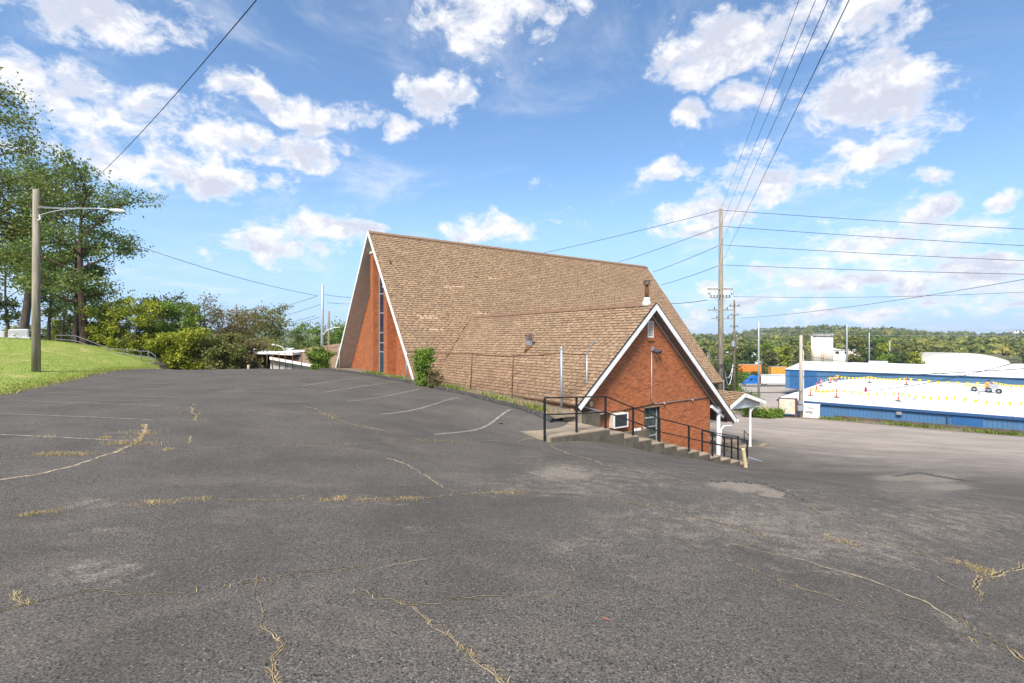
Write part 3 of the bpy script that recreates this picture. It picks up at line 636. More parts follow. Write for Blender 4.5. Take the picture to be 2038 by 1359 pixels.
# roof flue on the ridge
a = (1297 - CX) / F; cb = on_u(1297, 600, UG); fv = uv(cb)[1] + .25
mb = MB(); mb.lathe(W(UG, fv, ZG - .1), [(.2, 0), (.19, .12), (.12, .28), (.11, .36)], 12); flue = mb.build('chimney_flue', pm('white_flashing', (.66, .64, .58), (.5, .46, .4), 5, .7, c3=(.3, .2, .12), c3scale=6), wing_roof, smooth=True)
mb = MB(); mb.lathe(W(UG, fv, ZG + .26), [(.075, 0), (.085, .2), (.075, .42), (.06, .5)], 12); mb.build('pipe', M_rust, flue, smooth=True)
mb = MB(); mb.lathe(W(UG, fv, ZG + .76), [(.06, 0), (.14, .01), (.14, .17), (.15, .17), (.15, .19), (0, .2)], 8); mb.build('cap', pm('tarnished_cap', (.16, .12, .09), (.07, .05, .04), 9, .7), flue)
# tilted box vent on the wing slope
b0 = wing_pt(1050, 697); u_, v_ = uv(b0)
mb = MB(); mb.lathe(b0, [(.24, -.12), (.24, .0), (.15, .03)], 12, Nl); vt = mb.build('roof_vent', M_rust, wing_roof)
mb = MB(); mb.tube([b0 - Vector((0, 0, .1)), b0 + W(.06, -.05, .22)], [.15, .14], 10); mb.build('vent_collar', M_rust, vt, smooth=True)
mb = MB(); c = b0 + W(.06, -.05, .2); mb.hexa([c + W(x, y, z) for z in (0, .46) for (x, y) in ((-.1, -.1), (.1, -.1), (.1, .1), (-.1, .1))]); mb.build('vent_pipe', M_galv, vt)
mb = MB(); mb.hexa([c + W(x, y, z) for (z, k) in ((.5, .17), (.62, .05)) for (x, y) in ((-k, -k), (k, -k), (k, k), (-k, k))]); mb.hexa([c + W(x, y, z) for z in (.32, .36) for (x, y) in ((-.14, -.14), (.14, -.14), (.14, .14), (-.14, .14))]); mb.build('vent_hood', pm('brown_vent_hood', (.16, .1, .08), (.1, .07, .055), 6, .7), vt)
mb = MB()
for (x, y) in ((-.14, -.14), (.14, -.14), (.14, .14), (-.14, .14)): mb.tube([c + W(x, y, .33), c + W(x, y, .52)], .012, 5)
mb.build('hood_stay', M_rust, vt)

# ---------------- front (west) wall of the A-frame
def limf(z):
    d = (ZA - .62 - z) / TM; return (VR - d, VR + d)
ZBF = -2.45; pil = [(31.40, 31.92), (29.10, 29.66)]; rec = (29.66, 31.40)
mb = MB(); zz = np.linspace(ZBF, ZA - .7, 14)
for z0, z1 in zip(zz[:-1], zz[1:]):
    for lo_, hi_ in ((-99, rec[0]), (rec[1], 99)):
        q = []
        for z in (z0, z1): a, b = limf(z); q.append((max(a, lo_), min(b, hi_)))
        if q[0][1] > q[0][0] + .01:
            (a0, b0_), (a1, b1) = q; b1 = max(b1, a1)
            mb.hexa([W(FU, b0_, z0), W(FU, a0, z0), W(FU + .2, a0, z0), W(FU + .2, b0_, z0), W(FU, b1, z1), W(FU, a1, z1), W(FU + .2, a1, z1), W(FU + .2, b1, z1)])
front_wall = mb.build('front_wall', M_mort, church)
mb = MB(); P_f = lambda s, d, z: W(FU + d, -s, z)     # s runs along -v so that faces point outward
bl = brick_list(ZBF, ZA - .7, lambda z: (-limf(z)[1], -limf(z)[0]), [(-rec[1], -rec[0], -9, 9)])
wall_bricks(mb, bl, P_f); mb.build('bricks', M_brick, front_wall, kind='stuff')
PF = 11.62
for k, (v0_, v1_) in enumerate(pil):
    ztop = min(limf(0)[1] and ZA - .75 - TM * max(abs(v0_ - VR), abs(v1_ - VR)) + .05, ZA - .9)
    mb = MB(); mb.ubox(PF, FU + .1, v0_ + .008, v1_ - .008, ZBF, ztop); p = mb.build('brick_pilaster', M_mort, church)
    m2 = MB(); wall_bricks(m2, brick_list(ZBF, ztop, lambda z: (-v1_, -v0_), [], -v1_), lambda s, d, z: W(PF + d, -s, z))
    wall_bricks(m2, brick_list(ZBF, ztop, lambda z: (PF, FU), [], PF), lambda s, d, z: W(s, v0_ + .008 + d, z))
    m2.build('bricks', M_brick, p, kind='stuff')
    m3 = MB(); m3.ubox(PF - .06, FU, v0_ - .05, v1_ + .05, ztop, ztop + .14); m3.build('pilaster_cap', M_soff, p)
# window strip between the pilasters
GU = 12.02; zt = ZA - .75 - TM * max(abs(rec[0] - VR), abs(rec[1] - VR))
mb = MB(); mb.ubox(GU + .03, GU + .05, rec[0], rec[1], ZBF, ZA - 2.0); fw = mb.build('front_window', M_dark, church)
zl = [on_u(759.5, y, GU).z for y in (742, 700, 682, 662, 623, 585, 550)] + [4.6]
vm = [rec[0] + .0, rec[0] + .87, rec[1]]
mb = MB()
for z in zl: mb.ubox(GU - .04, GU + .02, rec[0], rec[1], z - .03, z + .03)
for v_ in (rec[0] + .03, rec[0] + .87, rec[1] - .06): mb.ubox(GU - .05, GU + .025, v_ - .035, v_ + .035, zl[0], zl[-1])
mb.build('frame', M_alu, fw)
for i in range(len(zl) - 1):
    for j in range(2):
        MB().ubox(GU - .012, GU - .002, vm[j] + .07, vm[j + 1] - .07, zl[i] + .032, zl[i + 1] - .032).build('pane', M_teal if i == 0 else M_glass, fw)
# concrete plinth and ledge in front
mb = MB(); mb.ubox(U0 - .05, FU - .012, 24.6, 38.3, -2.75, -2.17); mb.build('entrance_ledge', M_conc, church)
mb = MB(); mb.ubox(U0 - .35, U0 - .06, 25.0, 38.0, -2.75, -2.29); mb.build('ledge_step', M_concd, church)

# ---------------- porch canopy at the wing's road side
can = empty('entrance_canopy', W(24, 15, -5.3), 'small white gabled canopy on white posts beside the road end of the church wing', 'canopy')
CVp = 13.85; apx = on_v(1473, 781, CVp); lf = on_v(1446, 802, CVp); rt = on_v(1513, 797, CVp)
ua, ul_, ur = uv(apx)[0], uv(lf)[0], uv(rt)[0]; za, ze_ = apx.z, (lf.z + rt.z) / 2
mb = MB(); 
for ue in (ul_ - .1, ur + .1):
    zz_ = za + (ze_ - za) * (ue - ua) / ((ul_ if ue < ua else ur) - ua)
    mb.slab([W(ua, CVp - .25, za + .02), W(ue, CVp - .25, zz_ + .02), W(ue, 20, zz_ + .02), W(ua, 20, za + .02)], (0, 0, -.07))
cr = mb.build('canopy_roof', M_shing, can)
for ue in (ul_ - .1, ur + .1):
    zz_ = za + (ze_ - za) * (ue - ua) / ((ul_ if ue < ua else ur) - ua)
    MB().slab([W(ua, CVp - .28, za - .02), W(ue, CVp - .28, zz_ - .02), W(ue, CVp - .28, zz_ - .2), W(ua, CVp - .28, za - .2)], W(0, .028, 0)).build('barge_board', M_white, cr)
    T2 = W(ue - ua, 0, zz_ - za); ln2 = T2.length; fr2 = slope_frame(W(ua, CVp - .24, za + .025), W(0, 1, 0), T2)
    tabs_mesh(fr2, shingle(fr2, ln2, lambda t: [(0, 6)])).build('shingles', M_shing, cr, kind='stuff')
MB().slab([W(ul_ + .05, CVp, ze_ - .12), W(ur - .05, CVp, ze_ - .12), W(ur - .05, CVp, ze_ - .06), W(ua, CVp, za - .1), W(ul_ + .05, CVp, ze_ - .06)], W(0, .03, 0)).build('gable_panel', M_white, can)
mb = MB(); mb.ubox(ul_ + .05, ur - .05, CVp - .02, CVp + .1, ze_ - .3, ze_ - .121); mb.build('tie_beam', M_white, can)
for px, vv_ in ((1493, CVp + .06), (1493, 19.5)):
    pb = on_v(px, 889, CVp + .06); pu = uv(pb)[0]; zb = H(*W(pu, vv_, 0)[:2]) - .05
    mb = MB(); mb.lathe(W(pu, vv_, zb), [(.1, 0), (.1, .04), (.06, .06), (.056, 1.2), (.056, ze_ - .3 - zb)], 14); po = mb.build('post', M_white, can)
    MB().tube([W(pu + .02, vv_ - .03, ze_ - .55), W(pu + .28, vv_ - .1, ze_ - .22)], .03, 8).build('brace', M_white, po)
mb = MB(); mb.ubox(20.75, 24.3, 14.2, 19, -5.9, -5.02); mb.build('entrance_slab', M_conc, can)
mb = MB(); mb.ubox(21.6, 22.4, 15.0, 15.25, -5.3, -4.3); pier = mb.build('brick_pier', M_mort, can)
m2 = MB(); wall_bricks(m2, brick_list(-5.3, -4.3, lambda z: (21.6, 22.4), [], 21.6), lambda s, d, z: W(s, 15.0 + d, z)); m2.build('bricks', M_brick, pier, kind='stuff')
# air conditioner through the wall
acu = empty('air_conditioner', W(ac0, WV, acz0), 'white window air conditioner sticking out of the brick gable wall', 'air conditioner')
mb = MB(); mb.ubox(ac0 - .01, ac1 + .0, WV - .23, WV + .1, acz0, acz1); mb.build('case', pm('cream_case', (.55, .5, .42), (.45, .41, .35), 5, .6), acu)
mb = MB(); w_ = .035
for (a, b, c, d) in ((ac0 - .02, ac0 + w_, acz0 - .01, acz1 + .01), (ac1 - w_, ac1 + .02, acz0 - .01, acz1 + .01), (ac0 + w_, ac1 - w_, acz0 - .01, acz0 + w_), (ac0 + w_, ac1 - w_, acz1 - w_, acz1 + .01)): mb.ubox(a, b, WV - .26, WV - .232, c, d)
mb.build('front_frame', M_white, acu)
mb = MB(); mb.ubox(ac0 + w_, ac1 - w_, WV - .242, WV - .233, acz0 + w_, acz1 - w_); g = mb.build('grille', pm('grey_grille', (.12, .12, .12), (.06, .06, .06), 40, .6), acu)
for i in range(12):
    z = acz0 + w_ + (acz1 - acz0 - 2 * w_) * (i + .5) / 12; MB().ubox(ac0 + w_, ac1 - w_, WV - .25, WV - .243, z - .006, z + .006).build('fin', M_dark, g)
# ------------------------------------------------------------------ kerb, soil strip, steps, rails
KERB = [(1.35, 16.75), (1.0, 17.1), (-.36, 19), (-1.88, 21.4), (-3.75, 23.9), (-5.04, 25.7), (-7.85, 29.6), (-10.2, 32.4), (-13.4, 35.3), (-15.5, 36.4)]
def kerb_pts(n=70):
    P = np.array(KERB, float); d = np.r_[0, np.cumsum(np.hypot(*np.diff(P, axis=0).T))]; s = np.linspace(0, d[-1], n)
    return np.interp(s, d, P[:, 0]), np.interp(s, d, P[:, 1])
def build_kerb():
    x, y = kerb_pts(150); tx = np.gradient(x); ty = np.gradient(y); l = np.hypot(tx, ty); nx, ny = ty / l, -tx / l     # normal toward the church
    s = np.sign(nx * (8) + ny * 6); nx *= 1; ny *= 1
    if (nx[20] * (5) + ny[20] * 3) < 0: nx, ny = -nx, -ny
    prof = [(-.14, -.05), (-.13, .05), (-.08, .115), (.0, .135), (.08, .115), (.13, .04), (.15, -.08)]; vv = []; k = len(prof)
    for i in range(len(x)):
        w = 1 + .12 * math.sin(i * .9) + .1 * math.sin(i * 2.3); z = H(x[i], y[i])
        for (a, b) in prof: vv.append((x[i] + nx[i] * a * w, y[i] + ny[i] * a * w, z + b * (1 + .1 * math.sin(i * 1.7))))
    fs = [[i * k + j, i * k + j + 1, (i + 1) * k + j + 1, (i + 1) * k + j] for i in range(len(x) - 1) for j in range(k - 1)]
    fs += [list(range(k)), [(len(x) - 1) * k + j for j in range(k - 1, -1, -1)]]
    me = mesh_np('asphalt_kerb', vv, fs, pm('asphalt_kerb', (.03, .028, .026), (.055, .05, .046), 9, .9, bump=.8, bscale=35, world=True, c3=(.16, .14, .12), c3scale=5, c3amt=.5), smooth=True)
    setp(link('asphalt_kerb', me), 'rolled dark asphalt kerb running along the church side of the lot', 'kerb')
    # soil strip from the kerb to the walls
    vv = []; m = 9
    for i in range(len(x)):
        for j in range(m):
            a = .06 + j * .42; px, py = x[i] + nx[i] * a, y[i] + ny[i] * a
            vv.append((px, py, H(x[i], y[i]) + .1 - .02 * j + .03 * math.sin(i * .7 + j)))
    fs = [[i * m + j, i * m + j + 1, (i + 1) * m + j + 1, (i + 1) * m + j] for i in range(len(x) - 1) for j in range(m - 1)]
    link('soil_strip', mesh_np('soil_strip', vv, fs, M_soil, smooth=True), kind='structure')
    return x, y, nx, ny
KX, KY, KNX, KNY = build_kerb()
# concrete steps
SV0, SV1 = 11.35, 12.66
steps = empty('concrete_steps', W(12, 11.4, -3.4), 'weathered concrete landing and broad steps descending beside the brick gable', 'steps')
ls = [on_v(1096, 879, SV0), on_v(1213, 853, SV0)]
lu0, lu1 = uv(ls[0])[0], uv(ls[1])[0]; lz = ls[1].z
p0 = on_z(1034, 858, lz); c0 = uv(p0)
mb = MB(); mb.slab([W(lu0 - .05, SV0, lz - .9), W(lu1, SV0, lz - .9), W(lu1, SV1 + .6, lz - .9), W(lu0 + .35, SV1 + .6, lz - .9), W(c0[0], c0[1], lz - .9)], (0, 0, .9)); mb.build('landing', M_conc, steps)
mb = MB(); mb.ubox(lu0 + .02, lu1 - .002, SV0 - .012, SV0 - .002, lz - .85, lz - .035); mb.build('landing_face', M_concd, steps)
nb = on_v(1490, 927, SV0); ub, zb_ = uv(nb)[0], nb.z; NS = 12
for i in range(NS):
    a = lu1 + (ub - lu1) * i / NS; b = lu1 + (ub - lu1) * (i + 1) / NS; z = lz + (zb_ + .12 - lz) * (i + 1) / NS
    j = (rnd.random() - .5) * .03
    mb = MB(); x0, x1, y0, y1 = a + .003, b + .02 + j, SV0 + (rnd.random() - .5) * .02, SV1
    mb.hexa([W(x0, y0, z - .75), W(x1, y0, z - .75), W(x1, y1, z - .75), W(x0, y1, z - .75), W(x0, y0, z), W(x1, y0, z), W(x1, y1, z), W(x0, y1, z)]); st = mb.build('step', M_conc, steps)
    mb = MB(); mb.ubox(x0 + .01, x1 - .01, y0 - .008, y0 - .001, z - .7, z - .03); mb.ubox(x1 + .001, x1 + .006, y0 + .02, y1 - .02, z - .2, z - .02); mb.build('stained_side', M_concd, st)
# retaining block by the wall and cheek wall of the window well
blk = empty('retaining_block', W(12.5, 13, -2.7), 'stained low concrete retaining block against the left corner of the brick gable', 'retaining wall')
q0 = uv(on_v(1163, 838, 12.95))[0]; q1 = uv(on_v(1195, 838, 12.95))[0]; zt_ = on_v(1163, 824, 12.95).z
mb = MB(); mb.ubox(q0, q1, 12.95, WV - .02, -4, zt_); mb.build('block', M_concd, blk)
mb = MB(); A = on_z(1117, 813, -2.36); B = W(q0 - .005, 13.15, 0); A2 = Vector((A.x, A.y, 0)); dd = (Vector((B.x, B.y, 0)) - A2); nn = Vector((dd.y, -dd.x, 0)).normalized() * .12
mb.hexa([A2 - nn + Vector((0, 0, -3.2)), Vector((B.x, B.y, -3.2)) - nn, Vector((B.x, B.y, -3.2)) + nn, A2 + nn + Vector((0, 0, -3.2)), A2 - nn + Vector((0, 0, -2.36)), Vector((B.x, B.y, zt_ + .06)) - nn, Vector((B.x, B.y, zt_ + .06)) + nn, A2 + nn + Vector((0, 0, -2.36))]); mb.build('low_wall', M_conc, blk)
chk = empty('window_well_wall', W(15, 12.8, -4), 'mossy concrete cheek wall between the steps and the gable window', 'retaining wall')
q0 = uv(on_v(1222, 862, 12.78))[0]; q1 = uv(on_v(1288, 855, 12.78))[0]; zt_ = on_v(1226, 863, 12.78).z
mb = MB(); mb.slab([W(q0, 12.68, -5), W(q1, 12.68, -5), W(q1, 12.68, zt_), W(q0 + .1, 12.68, zt_), W(q0, 12.68, zt_ - .1)], W(0, .2, 0)); mb.build('wall', M_concd, chk)
mb = MB(); mb.ubox(q0, q0 + .2, 12.9, WV - .02, -5, zt_ - .02); mb.build('end_wall', M_concd, chk)
MB().bar(W(q1 + .05, 12.8, zt_ - .25), W(q1 + .3, 13.2, zt_ - .05), .1, .12).build('broken_piece', M_conc, chk)
for i, (px, py) in enumerate(((1263, 853), (1269, 852), (1273, 851))):
    p = on_v(px, py, 12.78); o = MB(); o.lathe(W(uv(p)[0], 12.78, zt_ - .0), [(.05, 0), (.055, .05), (.03, .08)], 7); o = o.build('white_stone', M_white); setp(o, 'small white stone on the window well wall, ' + ('left', 'middle', 'right')[i] + ' of three', 'stone', 'white stones on the cheek wall')
# rails
def railing(name, label, top, base, mids, pv, r=.022):
    t = empty(name, on_v(base[0][0], base[0][1], pv), label, 'handrail')
    T_ = [on_v(x, y, pv) for (x, y) in top]; B_ = [on_v(x, y, pv) for (x, y) in base]
    for a, b in zip(T_, B_):
        w = .026; MB().hexa([Vector((a.x, a.y, b.z - .08)) + W(x, y, 0) for (x, y) in ((-w, -w), (w, -w), (w, w), (-w, w))] + [a + W(x, y, .0) for (x, y) in ((-w, -w), (w, -w), (w, w), (-w, w))]).build('post', M_black, t)
    for nm, f in (('top_rail', None), ('mid_rail', mids)):
        P = T_ if f is None else [on_v(x, y, pv) for (x, y) in f]
        for a, b in zip(P[:-1], P[1:]): MB().bar(a + (Vector((0, 0, .012)) if f is None else Vector((0, 0, 0))), b + (Vector((0, 0, .012)) if f is None else Vector((0, 0, 0))), .05, .036).build(nm, M_black, t)
    return t
railing('stair_handrail', 'long black steel handrail stepping down the near edge of the concrete steps',
        [(1084, 792.5), (1147.5, 791), (1205, 789.5), (1260, 812), (1312.5, 833.5), (1371, 848), (1418, 861), (1469, 869.5)],
        [(1084, 871), (1147.5, 859), (1205, 853), (1260, 872), (1312.5, 887), (1371, 899), (1418, 909), (1469, 916)],
        [(1084, 825), (1147.5, 823), (1205, 820), (1260, 839), (1312.5, 859), (1371, 872), (1418, 882), (1469, 892)], SV0 + .12)
railing('stair_handrail', 'short black steel handrail on the wall side at the foot of the steps',
        [(1397.5, 857), (1441.5, 870.5), (1456, 872), (1487, 877)], [(1397.5, 901), (1441.5, 907), (1456, 912), (1487, 920)], [(1397.5, 879), (1441.5, 888), (1456, 891), (1487, 897)], SV1 - .12)
er = empty('entrance_handrail', on_v(1482, 879, 14.6), 'short bent black handrail beside the canopy post', 'handrail')
a, b, c = on_v(1481.5, 880, 14.6), on_v(1481, 857.5, 14.6), on_v(1491.5, 868, 14.6)
MB().tube([a, b], .022, 8).build('post', M_black, er); MB().tube([b, c, c + Vector((0, 0, -.05))], .022, 8).build('rail', M_black, er)
# leaning tan bollard at the foot of the steps
p = on_v(1484, 927, SV0 - .35); q = on_v(1479, 893.5, SV0 - .35)
setp(MB().tube([p - Vector((0, 0, .1)), p + (q - p) * .02, q, q + (q - p) * .012], [.075, .075, .07, .05], 14).build('bollard', M_tan, smooth=False), 'leaning tan wooden post at the bottom of the steps', 'post')
# wheel stops
def wheel_stop(px, py, L_, ang, label):
    p = on_ground(px, py); t = empty('wheel_stop', p, label, 'wheel stop', 'concrete wheel stops by the canopy'); d = Vector((math.cos(ang), math.sin(ang), 0)); n_ = Vector((-d.y, d.x, 0))
    mb = MB(); pr = [(-.1, -.05), (.1, -.05), (.085, .09), (.05, .13), (-.05, .13), (-.085, .09)]; z = lambda q: H(q.x, q.y)
    A, B = p - d * L_ / 2, p + d * L_ / 2; A.z = z(A); B.z = z(B)
    vv = [A + n_ * a + Vector((0, 0, b)) for a, b in pr] + [B + n_ * a + Vector((0, 0, b)) for a, b in pr]
    mb.add(vv, [tuple(range(5, -1, -1)), tuple(range(6, 12))] + [(i, (i + 1) % 6, 6 + (i + 1) % 6, 6 + i) for i in range(6)]); mb.build('block', M_conc, t)
    for k in (-.3, .3): q = p + d * L_ * k; q.z = z(q); MB().lathe(q + Vector((0, 0, .12)), [(.02, 0), (.02, .02)], 8).build('pin', M_rust, t)
wheel_stop(1519, 888, .85, ANG + .1, 'broken stub of a concrete wheel stop right of the canopy post'); wheel_stop(1470, 893, 1.5, ANG, 'concrete wheel stop in front of the canopy slab'); wheel_stop(1441, 893.5, .9, ANG, 'worn concrete wheel stop nearest the porch column')

# ------------------------------------------------------------------ chain-link fence between kerb and church
FP = [(809, 762, 698), (936, 781, 703), (1018, 799, 707.5), (1117.5, 823, 701), (1168, 817, 704)]
FD = [25.9, 22.9, 20.4, 18.0, 18.6]
fence = empty('chain_link_fence', at(1018, 799, 20.4), 'rusty chain-link fence standing between the kerb and the wing roof', 'fence')
fb = []; ft = []
for (x, yb, yt), D in zip(FP, FD):
    b = at(x, yb, D); t = at(x + (4 if x in (936, 1018) else 0), yt, D); fb.append(b); ft.append(t)
    big = x == 1117.5
    MB().tube([b - Vector((0, 0, .15)), t + Vector((0, 0, .12 if big else .03))], .045 if big else .026, 10).build('post', M_galv if x in (809, 1117.5, 1168) else M_rust, fence, smooth=True)
MB().lathe(ft[3] + Vector((0, 0, .1)), [(.052, 0), (.052, .05), (.02, .1)], 10).build('post_cap', M_galv, fence)
for i in range(4): MB().tube([ft[i] - Vector((0, 0, .02)), (ft[i] + ft[i + 1]) / 2 - Vector((0, 0, .05)), ft[i + 1] - Vector((0, 0, .02))], .021, 8).build('top_rail', M_rust, fence, smooth=True)
MB().tube([ft[4], at(1171, 697, 18.55), at(1183, 679, 18.4)], .026, 8).build('barbed_arm', M_galv, fence)
for k in (.25, .55, .85):
    a = ft[4] + (at(1183, 679, 18.4) - ft[4]) * k; MB().tube([a, a + W(-.04, 0, .05)], .012, 5).build('wire_clip', M_galv, fence)
mb = MB()
for i in range(4):
    A, B = fb[i], fb[i + 1]; L_ = (Vector((B.x, B.y, 0)) - Vector((A.x, A.y, 0))).length; hgt = 1.55 if i < 3 else 1.75; st = .085
    for dr in (1, -1):
        k = -hgt
        while k < L_ + hgt:
            pts_ = []
            for tt in (0, hgt):
                s_ = k + dr * tt if dr > 0 else k + hgt - tt
                pts_.append((s_, tt))
            (s0, t0), (s1, t1) = pts_
            def cl(s_, t_, so, to):
                if s_ < 0: f_ = (0 - s_) / (so - s_); return 0, t_ + (to - t_) * f_
                if s_ > L_: f_ = (L_ - s_) / (so - s_); return L_, t_ + (to - t_) * f_
                return s_, t_
            if not (max(s0, s1) <= 0 or min(s0, s1) >= L_):
                a_ = cl(s0, t0, s1, t1); b_ = cl(s1, t1, s0, t0)
                PA = A + (B - A) * (a_[0] / L_) + Vector((0, 0, .06 + a_[1])); PB = A + (B - A) * (b_[0] / L_) + Vector((0, 0, .06 + b_[1]))
                mb.tube([PA, PB], .0022, 3, False)
            k += st
mb.build('chain_link', M_rust, fence, kind='stuff')
# fence running on past the church front
fence2 = empty('chain_link_fence', at(600, 735, 36.5), 'leaning chain-link fence posts past the far corner of the church front', 'fence')
P2 = [(676, 741, 690, 34.5), (652, 737, 689, 35.4), (627, 736, 696, 36), (600, 736, 700, 36.3), (582, 735.5, 701, 36.5), (568, 735.5, 702, 36.6), (556, 735, 703, 36.7), (543, 735, 704, 36.8), (531, 735, 702, 36.9)]
tp = []
for (x, yb, yt, D) in P2:
    b = at(x, yb, D); t = at(x + rnd.uniform(-1.5, 1.5), yt, D); tp.append(t); MB().tube([b - Vector((0, 0, .1)), t], .03, 8).build('post', M_rust if x < 670 else M_galv, fence2, smooth=True)
for a, b in zip(tp[:-1], tp[1:]): MB().tube([a, (a + b) / 2 - Vector((0, 0, .08)), b], .018, 6).build('top_rail', M_rust, fence2)

# ------------------------------------------------------------------ painted stall lines, cracks, patches
M_line = pm('worn_line_paint', (.31, .285, .24), (.13, .12, .105), 9, .9, world=True, c3=(.06, .058, .055), c3scale=7, c3amt=.95)
M_crack = pm('crack_shadow', (.014, .013, .012), (.03, .026, .022), 20, .95, world=True)
M_fill = pm('crack_sand', (.36, .28, .18), (.22, .18, .13), 14, .95, world=True, c3=(.06, .055, .05), c3scale=9, c3amt=.85)
M_patch = pm('exposed_base', (.34, .27, .205), (.24, .195, .15), 3, .95, world=True, bump=.8, bscale=25, c3=(.07, .062, .055), c3scale=3.5, c3amt=.95)
def densify(pts, step):
    out = [Vector(pts[0])]
    for a, b in zip(pts[:-1], pts[1:]):
        a, b = Vector(a), Vector(b); n = max(1, int((b - a).length / step))
        for i in range(1, n + 1): out.append(a + (b - a) * i / n)
    return out
def ribbon(pix, width, off, jag, step, seed):
    r = random.Random(seed); P = densify([on_ground(x, y) for x, y in pix], step); vv = []; fs = []; n = len(P); out = []
    ph = [r.uniform(0, 6.28) for _ in range(6)]; sm = 0.
    def wander(t): return .035 * math.sin(t * 2.1 + ph[0]) + .022 * math.sin(t * 5.3 + ph[1]) + .013 * math.sin(t * 13.7 + ph[2]) + .008 * math.sin(t * 31 + ph[3])
    for i, p in enumerate(P):
        d = P[min(i + 1, n - 1)] - P[max(i - 1, 0)]; d.z = 0; d = d.normalized() if d.length > 0 else Vector((1, 0, 0)); nn = Vector((-d.y, d.x, 0)); t = i * step
        if jag:
            sm = sm * .5 + r.uniform(-1, 1) * jag * .5; fade = .5 + .5 * math.sin(t * .9 + ph[4]) * math.sin(t * 2.7 + ph[5]); w = width * r.uniform(.3, 1.2) * (.25 + 1.1 * fade); c = p + nn * (sm + wander(t))
            if i in (0, n - 1): w *= .2
        else: w = width; c = p; fade = 1
        for sg in (-1, 1): q = c + nn * sg * w / 2; vv.append((q.x, q.y, H(q.x, q.y) + off))
        if i and (not jag or fade > .12): fs.append([2 * i - 2, 2 * i - 1, 2 * i + 1, 2 * i])
        out.append(c)
    return vv, fs, out
STALL = [((20, 796), (320, 807.6)), ((0, 823), (304, 836)), ((0, 865), (247, 878)), ((93, 781), (340, 790)), ((113, 770), (340, 774)), ((150, 760), (330, 763)),
         ((639.5, 781), (772, 762)), ((691, 799), (837, 774)), ((758, 825), (912.6, 790.4)), ((864.5, 865), (1017, 814.5)), ((600, 768), (722, 752))]
SL = ['sixth', 'seventh', 'nearest', 'fifth', 'fourth', 'farthest']
for i, (a, b) in enumerate(STALL):
    vv, fs, P = ribbon([a, b], (.075 if i > 5 else .05), .006, 0, .35, i)
    o = link('parking_line', mesh_np('parking_line', vv, fs, M_line)); o['kind'] = 'structure'
vv, fs, _ = ribbon([(1488, 909.5), (1516, 918)], .1, .006, 0, .2, 3); link('blue_parking_line', mesh_np('blue_parking_line', vv, fs, pm('blue_line_paint', (.1, .2, .38), (.3, .36, .42), 6, .9, world=True)), kind='structure')
